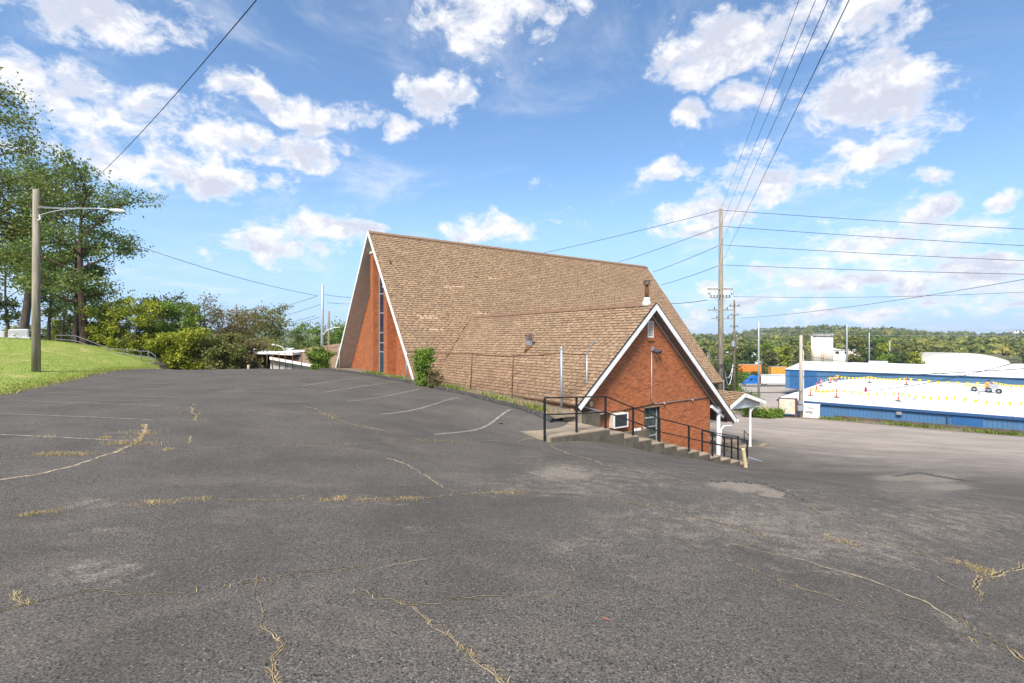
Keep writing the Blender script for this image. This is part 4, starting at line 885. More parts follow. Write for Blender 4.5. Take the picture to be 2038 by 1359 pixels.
CR = {  # pixel polyline, crack width, sand width, jag, straw density
    'a': ([(-60, 968), (0, 957), (80, 945), (170, 918), (235, 897), (270, 880), (290, 860), (283, 845)], 0, .075, .012, 0),
    'a2': ([(235, 897), (262, 884), (280, 872), (296, 858), (287, 845)], 0, .03, .02, 60),
    'b': ([(-40, 1222), (0, 1215), (50, 1204), (130, 1188), (205, 1175), (260, 1182), (350, 1173), (440, 1166), (490, 1158), (560, 1148), (650, 1135), (720, 1128)], .018, .03, .012, 5),
    'b2': ([(765, 1130), (830, 1115), (880, 1103), (905, 1085), (915, 1075)], .0, .028, .012, 2),
    'b3': ([(0, 1188), (22, 1199), (48, 1206)], .01, .03, .01, 40),
    'c': ([(490, 1158), (505, 1185), (530, 1210), (545, 1240), (565, 1270), (572, 1290), (555, 1310), (550, 1359), (545, 1420)], .012, .025, .01, 30),
    'd': ([(690, 1180), (740, 1190), (790, 1200), (830, 1205), (880, 1205), (950, 1190), (1050, 1187), (1105, 1180), (1120, 1155), (1125, 1140), (1155, 1118)], .009, .02, .012, 4),
    'd2': ([(830, 1205), (855, 1235), (880, 1260), (910, 1290), (940, 1310), (970, 1335), (1000, 1365), (1030, 1420)], .012, .035, .01, 24),
    'e': ([(400, 992), (520, 994), (640, 995), (760, 994), (830, 993), (920, 983), (1000, 980), (1130, 983), (1200, 990), (1300, 1010), (1440, 1040), (1540, 1075)], .012, .028, .015, 14),
    'f': ([(0, 913), (75, 906), (165, 905), (330, 896), (600, 890), (830, 880), (1050, 873), (1088, 877)], .012, .03, .015, 8),
    'g': ([(605, 808), (660, 830), (700, 845), (780, 862), (850, 878)], .008, .03, .02, 13),
    'h': ([(1090, 885), (1140, 905), (1200, 925), (1280, 940), (1360, 958)], .008, .035, .012, 7),
    'i': ([(1215, 1015), (1290, 1050), (1370, 1085), (1450, 1115), (1560, 1160), (1700, 1200), (1850, 1240), (1960, 1290)], .008, .022, .008, 8),
    'j': ([(1455, 1080), (1520, 1097), (1580, 1110), (1650, 1130), (1700, 1145), (1760, 1165), (1830, 1200), (1900, 1240)], .0, .055, .012, 0),
    'k': ([(2060, 1112), (2038, 1122), (1990, 1140), (1955, 1165), (1960, 1185), (1925, 1205), (1905, 1222), (1930, 1245), (1985, 1285), (2060, 1340)], .03, .06, .012, 22),
    'l': ([(770, 912), (790, 920), (830, 935), (870, 960), (905, 978)], .0, .03, .02, 4),
    'm': ([(1600, 1005), (1680, 1045), (1780, 1085), (1860, 1110), (1940, 1135)], .008, .03, .012, 10),
    'n': ([(1470, 846), (1560, 858), (1690, 876), (1850, 890), (2060, 912)], .05, 0, .01, 0),
    'o': ([(1160, 893), (1230, 905), (1300, 925), (1420, 950)], .006, .03, .01, 0),
    'p': ([(1790, 1120), (1850, 1140), (1910, 1170)], .0, .02, .008, 0), 'q': ([(1830, 1020), (1950, 1045), (2060, 1062)], .006, .02, .01, 3),
    'r': ([(380, 805), (386, 820), (388, 838)], .0, .03, .03, 24), 's': ([(376, 868), (377, 885)], .0, .03, .03, 8), 't': ([(640, 822), (720, 850), (790, 872)], .006, .0, .02, 5)}
straw = []
for k, (pix, cw, sw, jag, den) in CR.items():
    if sw:
        vv, fs, P = ribbon(pix, sw * (.8 if pix[0][1] > 1000 else 1.1), .005, jag, .03, hash(k) % 91 if False else sum(map(ord, k))); link('crack_sand', mesh_np('crack_sand', vv, fs, M_fill), kind='structure')
    if cw:
        vv, fs, P = ribbon(pix, cw * (.62 if pix[0][1] > 1000 else .7), .008, jag, .03, sum(map(ord, k))); link('crack', mesh_np('crack', vv, fs, M_crack), kind='structure')
    if den:
        L_ = sum((b - a).length for a, b in zip(P[:-1], P[1:])); rr = random.Random(sum(map(ord, k)))
        ph = rr.random() * 6
        for _ in range(int(L_ * den * 6)):
            i = rr.randrange(len(P)); cl_ = math.sin(i * .12 + ph) + .6 * math.sin(i * .031 + ph * 2)
            if cl_ < rr.uniform(-1.3, 1.2): continue
            straw.append((P[i].x + rr.gauss(0, .012), P[i].y + rr.gauss(0, .012), rr.uniform(.008, .03) * (1 + .05 * P[i].y)))
for (x0, y0, x1, y1, n_) in ((40, 1026, 125, 1016, 150), (260, 1005, 400, 993, 160), (75, 905, 165, 905, 150), (255, 890, 300, 850, 260), (640, 996, 700, 992, 90), (725, 996, 830, 993, 130), (950, 982, 1060, 980, 110), (1640, 1068, 1700, 1085, 50), (1880, 1108, 1955, 1135, 90), (1955, 1150, 1990, 1140, 60), (60, 868, 110, 872, 40), (200, 872, 220, 873, 40), (320, 897, 340, 896, 30), (360, 812, 392, 838, 110), (495, 767, 520, 766, 30), (620, 812, 690, 840, 70), (850, 878, 930, 880, 40)):
    for k in range(5):
        t = (k + rnd.random()) / 5; p = on_ground(x0 + (x1 - x0) * t, y0 + (y1 - y0) * t); sc_ = rnd.uniform(.4, 1.3); q = on_ground(x1, y1); L0 = (q - on_ground(x0, y0)).length / 9
        for _ in range(int(n_ * .5 * sc_)): straw.append((p.x + rnd.gauss(0, L0), p.y + rnd.gauss(0, .05), rnd.uniform(.01, .05) * sc_ * (1 if y0 > 960 else 1.6)))
def blades(pts, lean=.8, wd=.006, zoff=0., zf=None):
    """array of (x,y,h) -> bent grass blades (3 quads as 2 tris + tip)"""
    P = np.asarray(pts, float); n = len(P); th = NP.uniform(0, 2 * np.pi, n); ln = NP.uniform(.15, lean, n); h = P[:, 2]
    z = (zf or Hn)(P[:, 0], P[:, 1]) + zoff
    dx, dy = np.cos(th), np.sin(th); w = wd * NP.uniform(.6, 1.4, n)
    b = np.stack([P[:, 0], P[:, 1], z], 1); side = np.stack([-dy, dx, 0 * dx], 1) * w[:, None]
    m = b + np.stack([dx * h * ln * .4, dy * h * ln * .4, h * .6], 1); t = b + np.stack([dx * h * ln, dy * h * ln, h * np.sqrt(np.clip(1 - .6 * np.minimum(ln, 1.2) ** 2, .06, 1))], 1)
    V_ = np.stack([b - side, b + side, m + side * .8, m - side * .8, t], 1).reshape(-1, 3); o = np.arange(n)[:, None] * 5
    Fq = np.concatenate([o + np.array([0, 1, 2]), o + np.array([0, 2, 3]), o + np.array([3, 2, 4])], 0); tone = NP.uniform(0, 1, n); return V_, Fq, np.r_[tone, tone, tone]
M_straw = leafmat('straw', (.30, .20, .08), (.46, .33, .14), (.52, .42, .24)); M_grass = leafmat('grass_blade', (.135, .195, .025), (.19, .25, .035), (.3, .31, .06)); M_weed = leafmat('weed_leaf', (.07, .13, .012), (.14, .21, .02), (.26, .28, .04))
v_, f_, t_ = blades(straw, 2.3, .002); link('crack_straw', mesh_np('crack_straw', v_, f_, M_straw, t_), label='dry straw-coloured grass growing along the asphalt cracks', category='grass') if False else setp(link('crack_straw', mesh_np('crack_straw', v_, f_, M_straw, t_)), 'dry straw-coloured grass growing along the asphalt cracks', 'grass', kind='stuff')
# two worn-through patches with crumbling rims
def patch(pix, rim, name):
    r = random.Random(len(pix))
    mb = MB(); R_ = densify([on_ground(x, y) for x, y in rim], .035)
    for p in R_:
        for _ in range(3):
            q = p + Vector((r.gauss(0, .05), r.gauss(0, .05), 0)); s_ = r.uniform(.012, .035); z = H(q.x, q.y)
            mb.lathe((q.x, q.y, z - .005), [(s_, 0), (s_ * .9, s_ * .7), (s_ * .3, s_ * 1.1)], 5, tone=r.random())
    setp(mb.build('broken_asphalt_rim', pm('asphalt_crumb', (.03, .028, .026), (.07, .065, .06), 30, .95, tone=.5, tc=(.12, .11, .1))), name, 'rubble', kind='stuff')
patch([(1420, 960), (1440, 956), (1480, 959), (1520, 966), (1560, 977), (1588, 992), (1560, 990), (1520, 982), (1480, 976), (1430, 970)], [(1420, 958), (1460, 957), (1510, 962), (1550, 971), (1588, 993)], 'crumbled asphalt along the upper rim of the left bare patch')
patch([(1735, 950), (1790, 945), (1850, 946), (1900, 955), (1940, 960), (1925, 968), (1945, 981), (1900, 978), (1850, 972), (1800, 966), (1830, 958)], [(1780, 948), (1830, 941), (1850, 945), (1900, 954), (1940, 959)], 'crumbled asphalt around the right bare patch near the road')
p = on_ground(996, 843); setp(MB().lathe(p, [(.05, 0), (.07, .03), (.04, .06)], 7).build('loose_stone', M_concd), 'single loose stone on the asphalt near the landing', 'stone')
p = on_ground(1212, 1237); q = on_ground(1198, 1233); setp(MB().tube([p + Vector((0, 0, .01)), (p + q) / 2 + Vector((0, .006, .012)), q + Vector((0, 0, .01))], [.003, .005, .002], 5).build('twig', pm('red_twig', (.35, .12, .06), None, 5, .8)), 'small reddish twig lying on the near asphalt', 'twig')
# rubble and weeds at the top of the steps and along the kerb
mb = MB()
for _ in range(60):
    t = rnd.random(); p = on_ground(1085 + 60 * t + rnd.gauss(0, 10), 820 + 22 * t + rnd.gauss(0, 5)); s_ = rnd.uniform(.03, .1); mb.lathe((p.x, p.y, p.z - .01), [(s_, 0), (s_ * rnd.uniform(.6, 1), s_ * .3), (s_ * .4, s_ * .45)], 6, tone=rnd.random())
setp(mb.build('broken_paving', pm('pale_rubble', (.42, .36, .29), (.28, .24, .2), 12, .95, tone=.6, tc=(.1, .095, .09))), 'broken pale paving at the end of the kerb above the steps', 'rubble', kind='stuff')
wd_pts = []
for _ in range(3800):
    i = rnd.randrange(4, 105); a = abs(rnd.gauss(.3, .22)); c = math.sin(i * .35) + .5 * math.sin(i * .13 + 1)
    if c < rnd.uniform(-1.2, 1.0): continue
    wd_pts.append((KX[i] + KNX[i] * a + rnd.gauss(0, .08), KY[i] + KNY[i] * a + rnd.gauss(0, .08), rnd.uniform(.08, .3)))
v_, f_, t_ = blades(wd_pts, .9, .010, .08); setp(link('kerb_weeds', mesh_np('kerb_weeds', v_, f_, M_weed, t_)), 'green weeds and grass growing behind the kerb', 'weeds', kind='stuff')
dry = []
for _ in range(900):
    i = rnd.randrange(2, 60); a = abs(rnd.gauss(.35, .25)); dry.append((KX[i] + KNX[i] * a, KY[i] + KNY[i] * a, rnd.uniform(.1, .5 if rnd.random() < .15 else .25)))
v_, f_, t_ = blades(dry, .7, .005, .08); setp(link('dry_weeds', mesh_np('dry_weeds', v_, f_, M_straw, t_)), 'dry brown weed stalks against the chain-link fence', 'weeds', kind='stuff')
# dry fringe where the bank meets the asphalt
y_ = NP.uniform(12, 37, 5200); fr_ = np.stack([np.interp(y_, _ey, _ex) + NP.normal(.0, .22, 5200), y_, NP.uniform(.03, .12, 5200)], 1)
v_, f_, t_ = blades(fr_, 1.2, .008, .01); setp(link('verge_straw', mesh_np('verge_straw', v_, f_, leafmat('dry_verge', (.2, .2, .05), (.36, .32, .1), (.46, .38, .18)), t_)), 'dry yellowish grass fringe along the edge of the lot', 'grass', kind='stuff')
# bank grass
N_ = 60000; y_ = NP.uniform(13, 44, N_); s_ = NP.uniform(0, 1, N_) ** 1.2 * 17 - .15; ex_ = np.where(y_ > 38, -26.5 - (y_ - 38) * .7, np.interp(y_, _ey, _ex)); g = np.stack([ex_ - s_, y_, NP.uniform(.03, .085, N_)], 1)
v_, f_, t_ = blades(g, .9, .010, .04); setp(link('bank_grass', mesh_np('bank_grass', v_, f_, M_grass, t_)), 'mown green grass on the bank left of the lot', 'grass', kind='stuff')
# ------------------------------------------------------------------ poles and cables
def gz(x, y): return Tz(x, y)
def pole_at(px, ytop, D, name, label, mat, r0, r1, cat='utility pole', n=12, group=None):
    b = at(px, HY, D); zb = gz(b.x, b.y); t = at(px, ytop, D); e = empty(name, (b.x, b.y, zb), label, cat, group)
    MB().tube([(b.x, b.y, zb - .3), (b.x, b.y, zb + (t.z - zb) * .5), (b.x, b.y, t.z), (b.x, b.y, t.z + r1 * .4)], [r0, (r0 + r1) / 2, r1, r1 * .5], n).build('shaft', mat, e, smooth=True); return e, Vector((b.x, b.y, 0))
def crossarm(e, c, D, x0, x1, y, h=.11, braces=True, ins=0, mat=None, insmat=None):
    a, b = at(x0, y, D - .2), at(x1, y, D - .2); ar = MB().bar(a, b, .1, h).build('crossarm', mat or M_wood, e)
    if braces:
        m = Vector((c.x, c.y - .2, a.z - 1.0))
        for q in (a.lerp(b, .25), a.lerp(b, .75)): MB().tube([q - Vector((0, 0, .04)), m], .018, 5).build('brace', M_galv, ar)
    for i in range(ins):
        q = a.lerp(b, (i + .5) / ins) + Vector((0, 0, h / 2)); MB().lathe(q, [(.03, 0), (.07, .05), (.05, .12), (.075, .18), (.03, .28)], 8).build('insulator', insmat or M_dark, ar)
    return ar
D1 = 60
p1, c1 = pole_at(1434.5, 416, D1, 'utility_pole', 'tall weathered wooden transmission pole behind the church with four crossarms', M_wood, .36, .2)
a_ = crossarm(p1, c1, D1, 1408, 1459, 575, .16)
for x in (1411.5, 1457.5): MB().lathe(at(x, 579, D1 - .2), [(.1, -.05), (.16, -.28), (.1, -.42), (0, -.42)], 10).build('lamp', M_galv, a_)
crossarm(p1, c1, D1, 1412, 1455, 592, .1, True, 7); crossarm(p1, c1, D1, 1409, 1460, 617, .14, True, 2); crossarm(p1, c1, D1, 1416, 1460, 634, .1, True, 2)
for dx, r in ((.33, .05), (.42, .035)): MB().tube([(c1.x + dx, c1.y - .1, -3), (c1.x + dx, c1.y - .1, gz(c1.x, c1.y))], r, 6).build('riser_cable', M_wire, p1)
MB().tube([(c1.x + .2, c1.y - .36, -4.6), (c1.x + .2, c1.y - .36, -8)], .07, 8).build('riser_guard', M_galv, p1)
for k in range(4): MB().bar(at(1429 + k, 728, D1 - .5), at(1441 - k, 726 + k, D1 - .5), .1, .12).build('cable_bundle', M_wire, p1) if k == 0 else None
p2, c2 = pole_at(1461.5, 597, 92, 'utility_pole', 'thinner wooden utility pole right of the tall pole with three crossarms', M_poledk, .24, .14)
crossarm(p2, c2, 92, 1450, 1474, 609, .14, True, 3, M_poledk); crossarm(p2, c2, 92, 1450, 1474, 627, .12, False, 2, M_poledk); crossarm(p2, c2, 92, 1452, 1470, 650, .12, False, 3, M_poledk)
mb = MB(); mb.lathe(at(1459, 690, 91.5), [(.2, 0), (.3, .05), (.3, .9), (.2, 1.0)], 10); mb.build('transformer', M_galv, p2)
for (x0, y0, x1, y1, sag) in ((1440, 735, 1459, 725, 1.9), (1442, 735, 1459, 728, 3.0), (1466, 668, 1468, 690, 1.)):
    A, B = at(x0, y0, 85), at(x1, y1, 92); MB().tube([A.lerp(B, t) - Vector((0, 0, sag * 4 * t * (1 - t))) for t in np.linspace(0, 1, 12)], .06, 6).build('hanging_loop', pm('white_cable', (.6, .6, .58), None, 5, .6), p2)
p3, c3_ = pole_at(1510, 640, 125, 'steel_pole', 'bare grey steel pole behind the blue truck', M_galv, .3, .17, 'pole')
p4, c4_ = pole_at(1685.5, 645, 205, 'steel_pole', 'bare grey steel pole right of the rusty silo', M_galv, .42, .2, 'pole')
p5, c5_ = pole_at(1730, 662, 240, 'steel_pole', 'pale steel pole with a small crossarm in the substation trees', M_galv, .35, .18, 'pole'); crossarm(p5, c5_, 240, 1722, 1738, 693, .25, False)
p6, c6_ = pole_at(1771, 680, 250, 'steel_pole', 'shortest pale steel pole in front of the valley trees', M_galv, .35, .18, 'pole'); crossarm(p6, c6_, 250, 1766, 1776, 702, .4, False)
p7, c7 = pole_at(1594, 668, 51.2, 'utility_pole', 'pale wooden utility pole at the road edge between the two cabinets', pm('pale_pole', (.46, .41, .32), (.34, .3, .24), 9, .95, stretch=(1, 1, .08), bump=.3), .2, .14)
MB().tube([(c7.x + .24, c7.y - .05, -1), (c7.x + .24, c7.y - .05, gz(c7.x, c7.y))], .035, 6).build('conduit', M_white, p7)
for (y0, y1, w_) in ((797, 804, .2), (806, 817, .26)):
    a, b = at(1594, y0, 50.8), at(1594, y1, 50.8); mb = MB(); mb.box(a.x - w_ - .05, a.x + w_ - .05, a.y - .15, a.y + .12, b.z, a.z); mb.build('meter_box', M_galv, p7)
mb = MB(); mb.lathe(at(1596.5, 689, 51.1), [(.06, -.2), (.09, 0), (.06, .2)], 8); mb.build('insulator', M_galv, p7)
p8, c8 = pole_at(641.5, 567, 78, 'steel_pole', 'grey steel pole left of the church front', M_galv, .3, .17, 'pole')
MB().tube([at(643, 666, 77.8), at(652, 656, 77.8), at(665, 652, 77.8), at(676, 651, 77.8)], .06, 6).build('lamp_arm', M_white, p8)
p9, c9 = pole_at(654.5, 619, 82, 'utility_pole', 'short bare wooden pole beside the steel pole left of the church', M_wood, .22, .17)
p10, c10 = pole_at(470.5, 606, 115, 'utility_pole', 'distant wooden pole with one crossarm above the brown trees', M_poledk, .22, .15); crossarm(p10, c10, 115, 460, 482, 618, .2, True, 0, M_poledk)
# street light on the bank
lp = empty('street_light', at(72, 742, 25.3), 'weathered wooden light pole on the grass bank with a long metal arm', 'street light'); base = at(72, 742, 25.3); bz = H(base.x, base.y)
top = at(72, 378, 25.3)
MB().tube([(base.x, base.y, bz - .3), (base.x, base.y, bz + 4), (base.x, base.y, top.z), (base.x, base.y, top.z + .02)], [.185, .165, .135, .1], 14).build('shaft', M_wood, lp, smooth=True)
AL = [at(79, 429, 25.2), at(83, 427, 25.1), at(100, 422, 25), at(130, 416.5, 24.8), at(160, 414.5, 24.6), at(190, 415, 24.4), at(218, 416.5, 24.2)]
ar = MB().tube(AL, .03, 8).build('lamp_arm', M_galv, lp, smooth=True)
MB().tube([at(75, 411, 25.2), at(130, 414, 24.8), at(160, 414.5, 24.6)], .014, 6).build('stay_rod', M_galv, ar); MB().tube([at(75, 413, 25.2), at(130, 415.5, 24.8)], .014, 6).build('stay_rod', M_galv, ar)
MB().tube([at(79, 427, 25.2), at(80, 436, 25.2), at(76, 438, 25.2)], .04, 8).build('bracket', M_white, ar)
hd = at(218, 417.5, 24.2); he = at(250, 421.5, 23.9)
MB().tube([hd, hd.lerp(he, .15), hd.lerp(he, .5), hd.lerp(he, .85), he], [.04, .075, .11, .1, .03], 12).build('lamp_head', pm('grey_enamel', (.45, .48, .5), (.38, .4, .42), 6, .4), ar, smooth=True)
sl2 = empty('street_light', at(568, 700, 52), 'small white arm light above the low roof left of the church', 'street light')
MB().tube([at(566, 735, 52), at(566, 697, 52)], .06, 8).build('shaft', M_galv, sl2); MB().tube([at(566, 697, 52), at(562, 691, 52), at(552, 687, 52), at(545, 686, 52)], .04, 8).build('lamp_arm', M_white, sl2); MB().tube([at(546, 686, 52), at(543, 686, 52), at(540, 687, 52)], [.05, .12, .04], 8).build('lamp_head', M_white, sl2)
# cables
def cable(p, q, sag, r, label, name='power_line', group='overhead cables', n=26, mat=None):
    P = [Vector(p).lerp(Vector(q), t) - Vector((0, 0, sag * 4 * t * (1 - t))) for t in np.linspace(0, 1, n)]
    return setp(MB().tube(P, r, 5).build(name, mat or M_wire, smooth=True), label, 'cable', group)
att = [418, 450, 487, 527]; words = ['topmost', 'second', 'third', 'lowest']
for k, (ya, xt, xr, yr, xl, yl) in enumerate(zip(att, (1590, 1623, 1648, 1690), (2060, 2060, 2060, 2060), (457, 490, 519.5, 546), (1083, 1230, 1300, 1316), (503, 522, 541, 567))):
    A = at(1434.5, ya, D1); zt = A.z - 1.3; B = at(xt, 0, zt * F / HY); E_ = A + (B - A) * 2.0
    cable(A, E_, .0, .012, f'{words[k]} of the four cables rising steeply from the tall pole over the lot', group='cables over the lot')
    cable(A, at(xr, yr, D1 * .93), .1, .028, f'{words[k]} of the four cables running right from the tall pole', group='cables to the right')
    cable(A, at(xl, yl, D1 * 1.35), .12, .032, f'{words[k]} of the four cables running left from the tall pole behind the roof', group='cables behind the roof')
cable(at(1460, 590, 59), at(2060, 580, 50), .3, .02, 'single cable running right from the insulator crossarm of the tall pole'); cable(at(1408, 597, 60), at(1330, 604, 66), .1, .035, 'single cable from the insulator crossarm down behind the roof')
cable(at(1474, 633, 92), at(2060, 552, 45), .5, .025, 'cable climbing right from the thinner wooden pole')
cable(at(1434, 742, 60), at(2060, 732, 36), .5, .028, 'thick black cable crossing in front of the far blue warehouse wall')
cable(at(1400, 776, 40), at(1598, 779, 51.2), .15, .03, 'black service cable above the canopy to the pale pole'); cable(at(1598, 777, 51.2), at(2060, 710, 34), .9, .022, 'cable rising right from the pale pole across the white roofs')
cable(at(1594, 706, 51.2), at(2060, 758, 38), .3, .018, 'cable descending right from the pale pole across the white roofs'); cable(at(1380, 729, 52), at(1468, 731, 90), .1, .05, 'thick bundled cable between the tall pole and the thinner pole')
cable(at(1436, 740, 60), at(1528, 818, 50), .05, .02, 'slanting guy wire from the tall pole to the verge', 'guy_wire'); MB_g = MB().tube([at(1516, 800, 50), at(1529, 819, 50)], .05, 6).build('guy_guard', pm('yellow_guard', (.6, .45, .1), None, 5, .6)); setp(MB_g, 'yellow guard sleeve at the foot of the slanting guy wire', 'guard')
cable(at(190, 355, 46), at(510, 0, 18.5), .3, .02, 'lone cable climbing from the left trees to the top of the sky'); cable(at(280, 491, 60), at(632, 588.5, 78), .5, .03, 'cable from the left trees down to the grey steel pole')
for (x0, y0, x1, y1, D_, lb) in ((632, 589, 500, 627, 100, 'upper cable from the grey steel pole down left into the trees'), (640, 605, 520, 640, 100, 'second cable from the grey steel pole down left into the trees'), (628, 628, 555, 645, 95, 'third cable left of the grey steel pole'), (636, 631, 558, 650, 95, 'lowest cable left of the grey steel pole'), (645, 586, 720, 592, 84, 'upper short cable between the grey steel pole and the church gable'), (652, 602, 720, 603.5, 84, 'lower short cable between the grey steel pole and the church gable')):
    cable(at(x0, y0, 78), at(x1, y1, D_), .15, .03, lb)
for (y0, y1, lb) in ((656, 654, 'upper'), (664, 665, 'lower')): cable(at(1510, y0, 125), at(2060, y1 + 2, 140), .3, .03, f'{lb} pale cable along the valley from the bare steel pole', mat=M_galv)

# ------------------------------------------------------------------ blue warehouses with white roofs
M_blue = pm('blue_steel_wall', (.07, .155, .26), (.06, .14, .24), .6, .5, spec=.4, objrand=.5, tc=(.07, .175, .36)); M_bluetrim = pm('blue_trim', (.03, .085, .2), (.028, .08, .19), 1, .5)
M_roofw = pm('white_roof_membrane', (.70, .70, .69), (.64, .64, .63), .25, .6, c3=(.52, .51, .48), c3scale=.18, c3amt=.5)
WD = Vector((.7071, -.7071, 0)); WN = Vector((.7071, .7071, 0))
def panel_mesh(w, h, name):
    mb = MB(); n = 3; pts_ = [(0, 0)]
    for k in range(n):
        s = w * k / n; pts_ += [(s + .03, 0), (s + .05, -.03), (s + .1, -.03), (s + .12, 0)]
    pts_.append((w - .004, 0))
    for (a, b), (c, d) in zip(pts_[:-1], pts_[1:]): mb.add([(a, b, 0), (c, d, 0), (c, d, h), (a, b, h)], [(0, 1, 2, 3)])
    return mb.mesh(name, M_blue)
def warehouse(label, E1, length, depth, rise, wallh, vis):
    e = empty('warehouse', (E1.x, E1.y, E1.z - wallh), label, 'warehouse')
    A = Vector(E1); B = A + WD * length; up = Vector((0, 0, rise)); L2 = A + WN * depth + up; R2 = B + WN * depth + up; L3 = A + WN * 2 * depth; R3 = B + WN * 2 * depth
    mb = MB(); o = WD * .15
    rf = MB().slab([A - o - WN * .2, B, R2, L2 - o], (0, 0, -.12)).slab([L2 - o, R2, R3, L3 - o], (0, 0, -.12)).build('roof', M_roofw, e)
    MB().slab([A - o - WN * .24 - Vector((0, 0, .02)), B - WN * .24 - Vector((0, 0, .02)), B - WN * .24 - Vector((0, 0, .26)), A - o - WN * .24 - Vector((0, 0, .26))], WN * .04).build('eave_trim', M_bluetrim, rf)
    for P, Q in ((A, L2), (L2, L3)): MB().slab([P - o * 1.2 - Vector((0, 0, .0)), Q - o * 1.2, Q - o * 1.2 - Vector((0, 0, .26)), P - o * 1.2 - Vector((0, 0, .26))], WD * .03).build('rake_trim', M_bluetrim, rf)
    z0 = A.z - wallh; z1 = A.z - .2
    for k in range(1, int(vis / 3)):
        P, Q = A + WD * (k * 3) - WN * .18, L2 + WD * (k * 3); MB().slab([P, P + WD * .09, Q + WD * .09, Q], (0, 0, .025)).build('roof_seam', M_roofw, rf)
    MB().slab([(A.x, A.y, z0), (B.x, B.y, z0), (B.x, B.y, z1), (A.x, A.y, z1)], WN * .2).build('wall', M_bluetrim, e)
    MB().slab([(A.x, A.y, z0), (A.x, A.y, A.z - .13), (L2.x, L2.y, L2.z - .13), (L3.x, L3.y, A.z - .13), (L3.x, L3.y, z0)], WD * .2).build('end_wall', M_blue, e)
    pw_ = .914; pmh = panel_mesh(pw_, wallh - .25, 'wall_panel'); n = int(vis / pw_)
    for i in range(n):
        o_ = bpy.data.objects.new('wall_panel', pmh); COL.objects.link(o_); p = A + WD * (i * pw_) - WN * .03; o_.location = (p.x, p.y, z0); o_.rotation_euler = (0, 0, math.atan2(WD.y, WD.x)); wire_up(o_, e)
    npn = int(depth * 2 / pw_ / 4)
    return e, rf, A, B, z0, z1
E1 = at(1550, 793, 55)
wh1, rf1, A1, B1, z01, z11 = warehouse('near low blue metal warehouse with a white roof strung with yellow pennants', E1, 40, 20.3, .74, 3.6, 24)
E2 = at(1563, 734.5, 150)
wh2, rf2, A2_, B2, z02, z12 = warehouse('farther blue metal warehouse with a plain white roof behind the pennants', E2, 90, 18, 1.85, 5.6, 72)
for k, (px, py) in enumerate(((1784, 820),)):
    t = (A1 + WD * ((at(px, py, 48).x - A1.x) / .7071)); q = Vector((t.x, t.y, z11 - .45)) - WN * .15; MB().hexa([q + WD * a + WN * b + Vector((0, 0, c)) for c in (0, .28) for (a, b) in ((-.2, -.15), (.2, -.15), (.2, .1), (-.2, .1))]).build('wall_lamp', M_galv, wh1)
for s_ in (1.7, 14.2): q = A1 + WD * s_; MB().slab([(q.x, q.y, z01), (q.x + WD.x * 2.0, q.y + WD.y * 2.0, z01), (q.x + WD.x * 2.0, q.y + WD.y * 2.0, z11 - .1), (q.x, q.y, z11 - .1)], -WN * .09).build('door_panel', pm('flat_blue_door', (.03, .11, .26), (.027, .1, .24), 1, .45), wh1)
q = A1 + WD * 13.9; MB().tube([(q.x - WN.x * .12, q.y - WN.y * .12, z11), (q.x - WN.x * .12, q.y - WN.y * .12, z01)], .07, 8).build('downspout', M_bluetrim, wh1)
q = A2_ + WD * 1.2; MB().slab([(q.x, q.y, z02), (q.x + WD.x * 7, q.y + WD.y * 7, z02), (q.x + WD.x * 7, q.y + WD.y * 7, z12 - .1), (q.x, q.y, z12 - .1)], -WN * .1).build('door_panel', pm('flat_blue_door', (.03, .11, .26)), wh2)
def build_yard():
    Ds = np.r_[np.arange(57, 100, 3), np.arange(100, 215, 8)]; xs = np.linspace(1395, 1600, 26); vv = []
    for D_ in Ds:
        for px in xs: x = (px - CX) / F * D_; vv.append((x, D_, Tz(x, D_) + .12))
    m = len(xs); fs = [[i * m + j, i * m + j + 1, (i + 1) * m + j + 1, (i + 1) * m + j] for i in range(len(Ds) - 1) for j in range(m - 1)]
    link('truck_yard', mesh_np('truck_yard', vv, fs, pm('yard_concrete', (.33, .285, .24), (.27, .235, .2), .15, .95, world=True, c3=(.2, .18, .15), c3scale=.08), smooth=True), kind='structure')
build_yard()
# small roof curbs on the far warehouse
for (px, w_) in ((1748, 4.5), (1893, 6), (2010, 7)):
    D_ = {1748: 152, 1893: 140, 2010: 133}[px]; c = at(px, 722 if px < 1800 else (727 if px < 1950 else 728), D_); mb = MB(); mb.hexa([c + WD * a + WN * b + Vector((0, 0, z)) for z in (-.6, .55) for (a, b) in ((-w_ / 2, -1), (w_ / 2, -1), (w_ / 2, 1), (-w_ / 2, 1))]); mb.build('roof_curb', pm('grey_curb', (.5, .5, .47), (.42, .42, .4), 1, .8), rf2)
nrm1 = Vector((0, 0, 1)); sl1 = .74 / 20.3
def on_roof(px, py):
    a = (px - CX) / F; b = (HY - py) / F; k = (a * .7071 + .7071); k0 = A1.dot(WN)   # z = A1.z + sl1*(n-k0)
    D_ = (A1.z - sl1 * k0) / (b - sl1 * k); return at(px, py, D_)
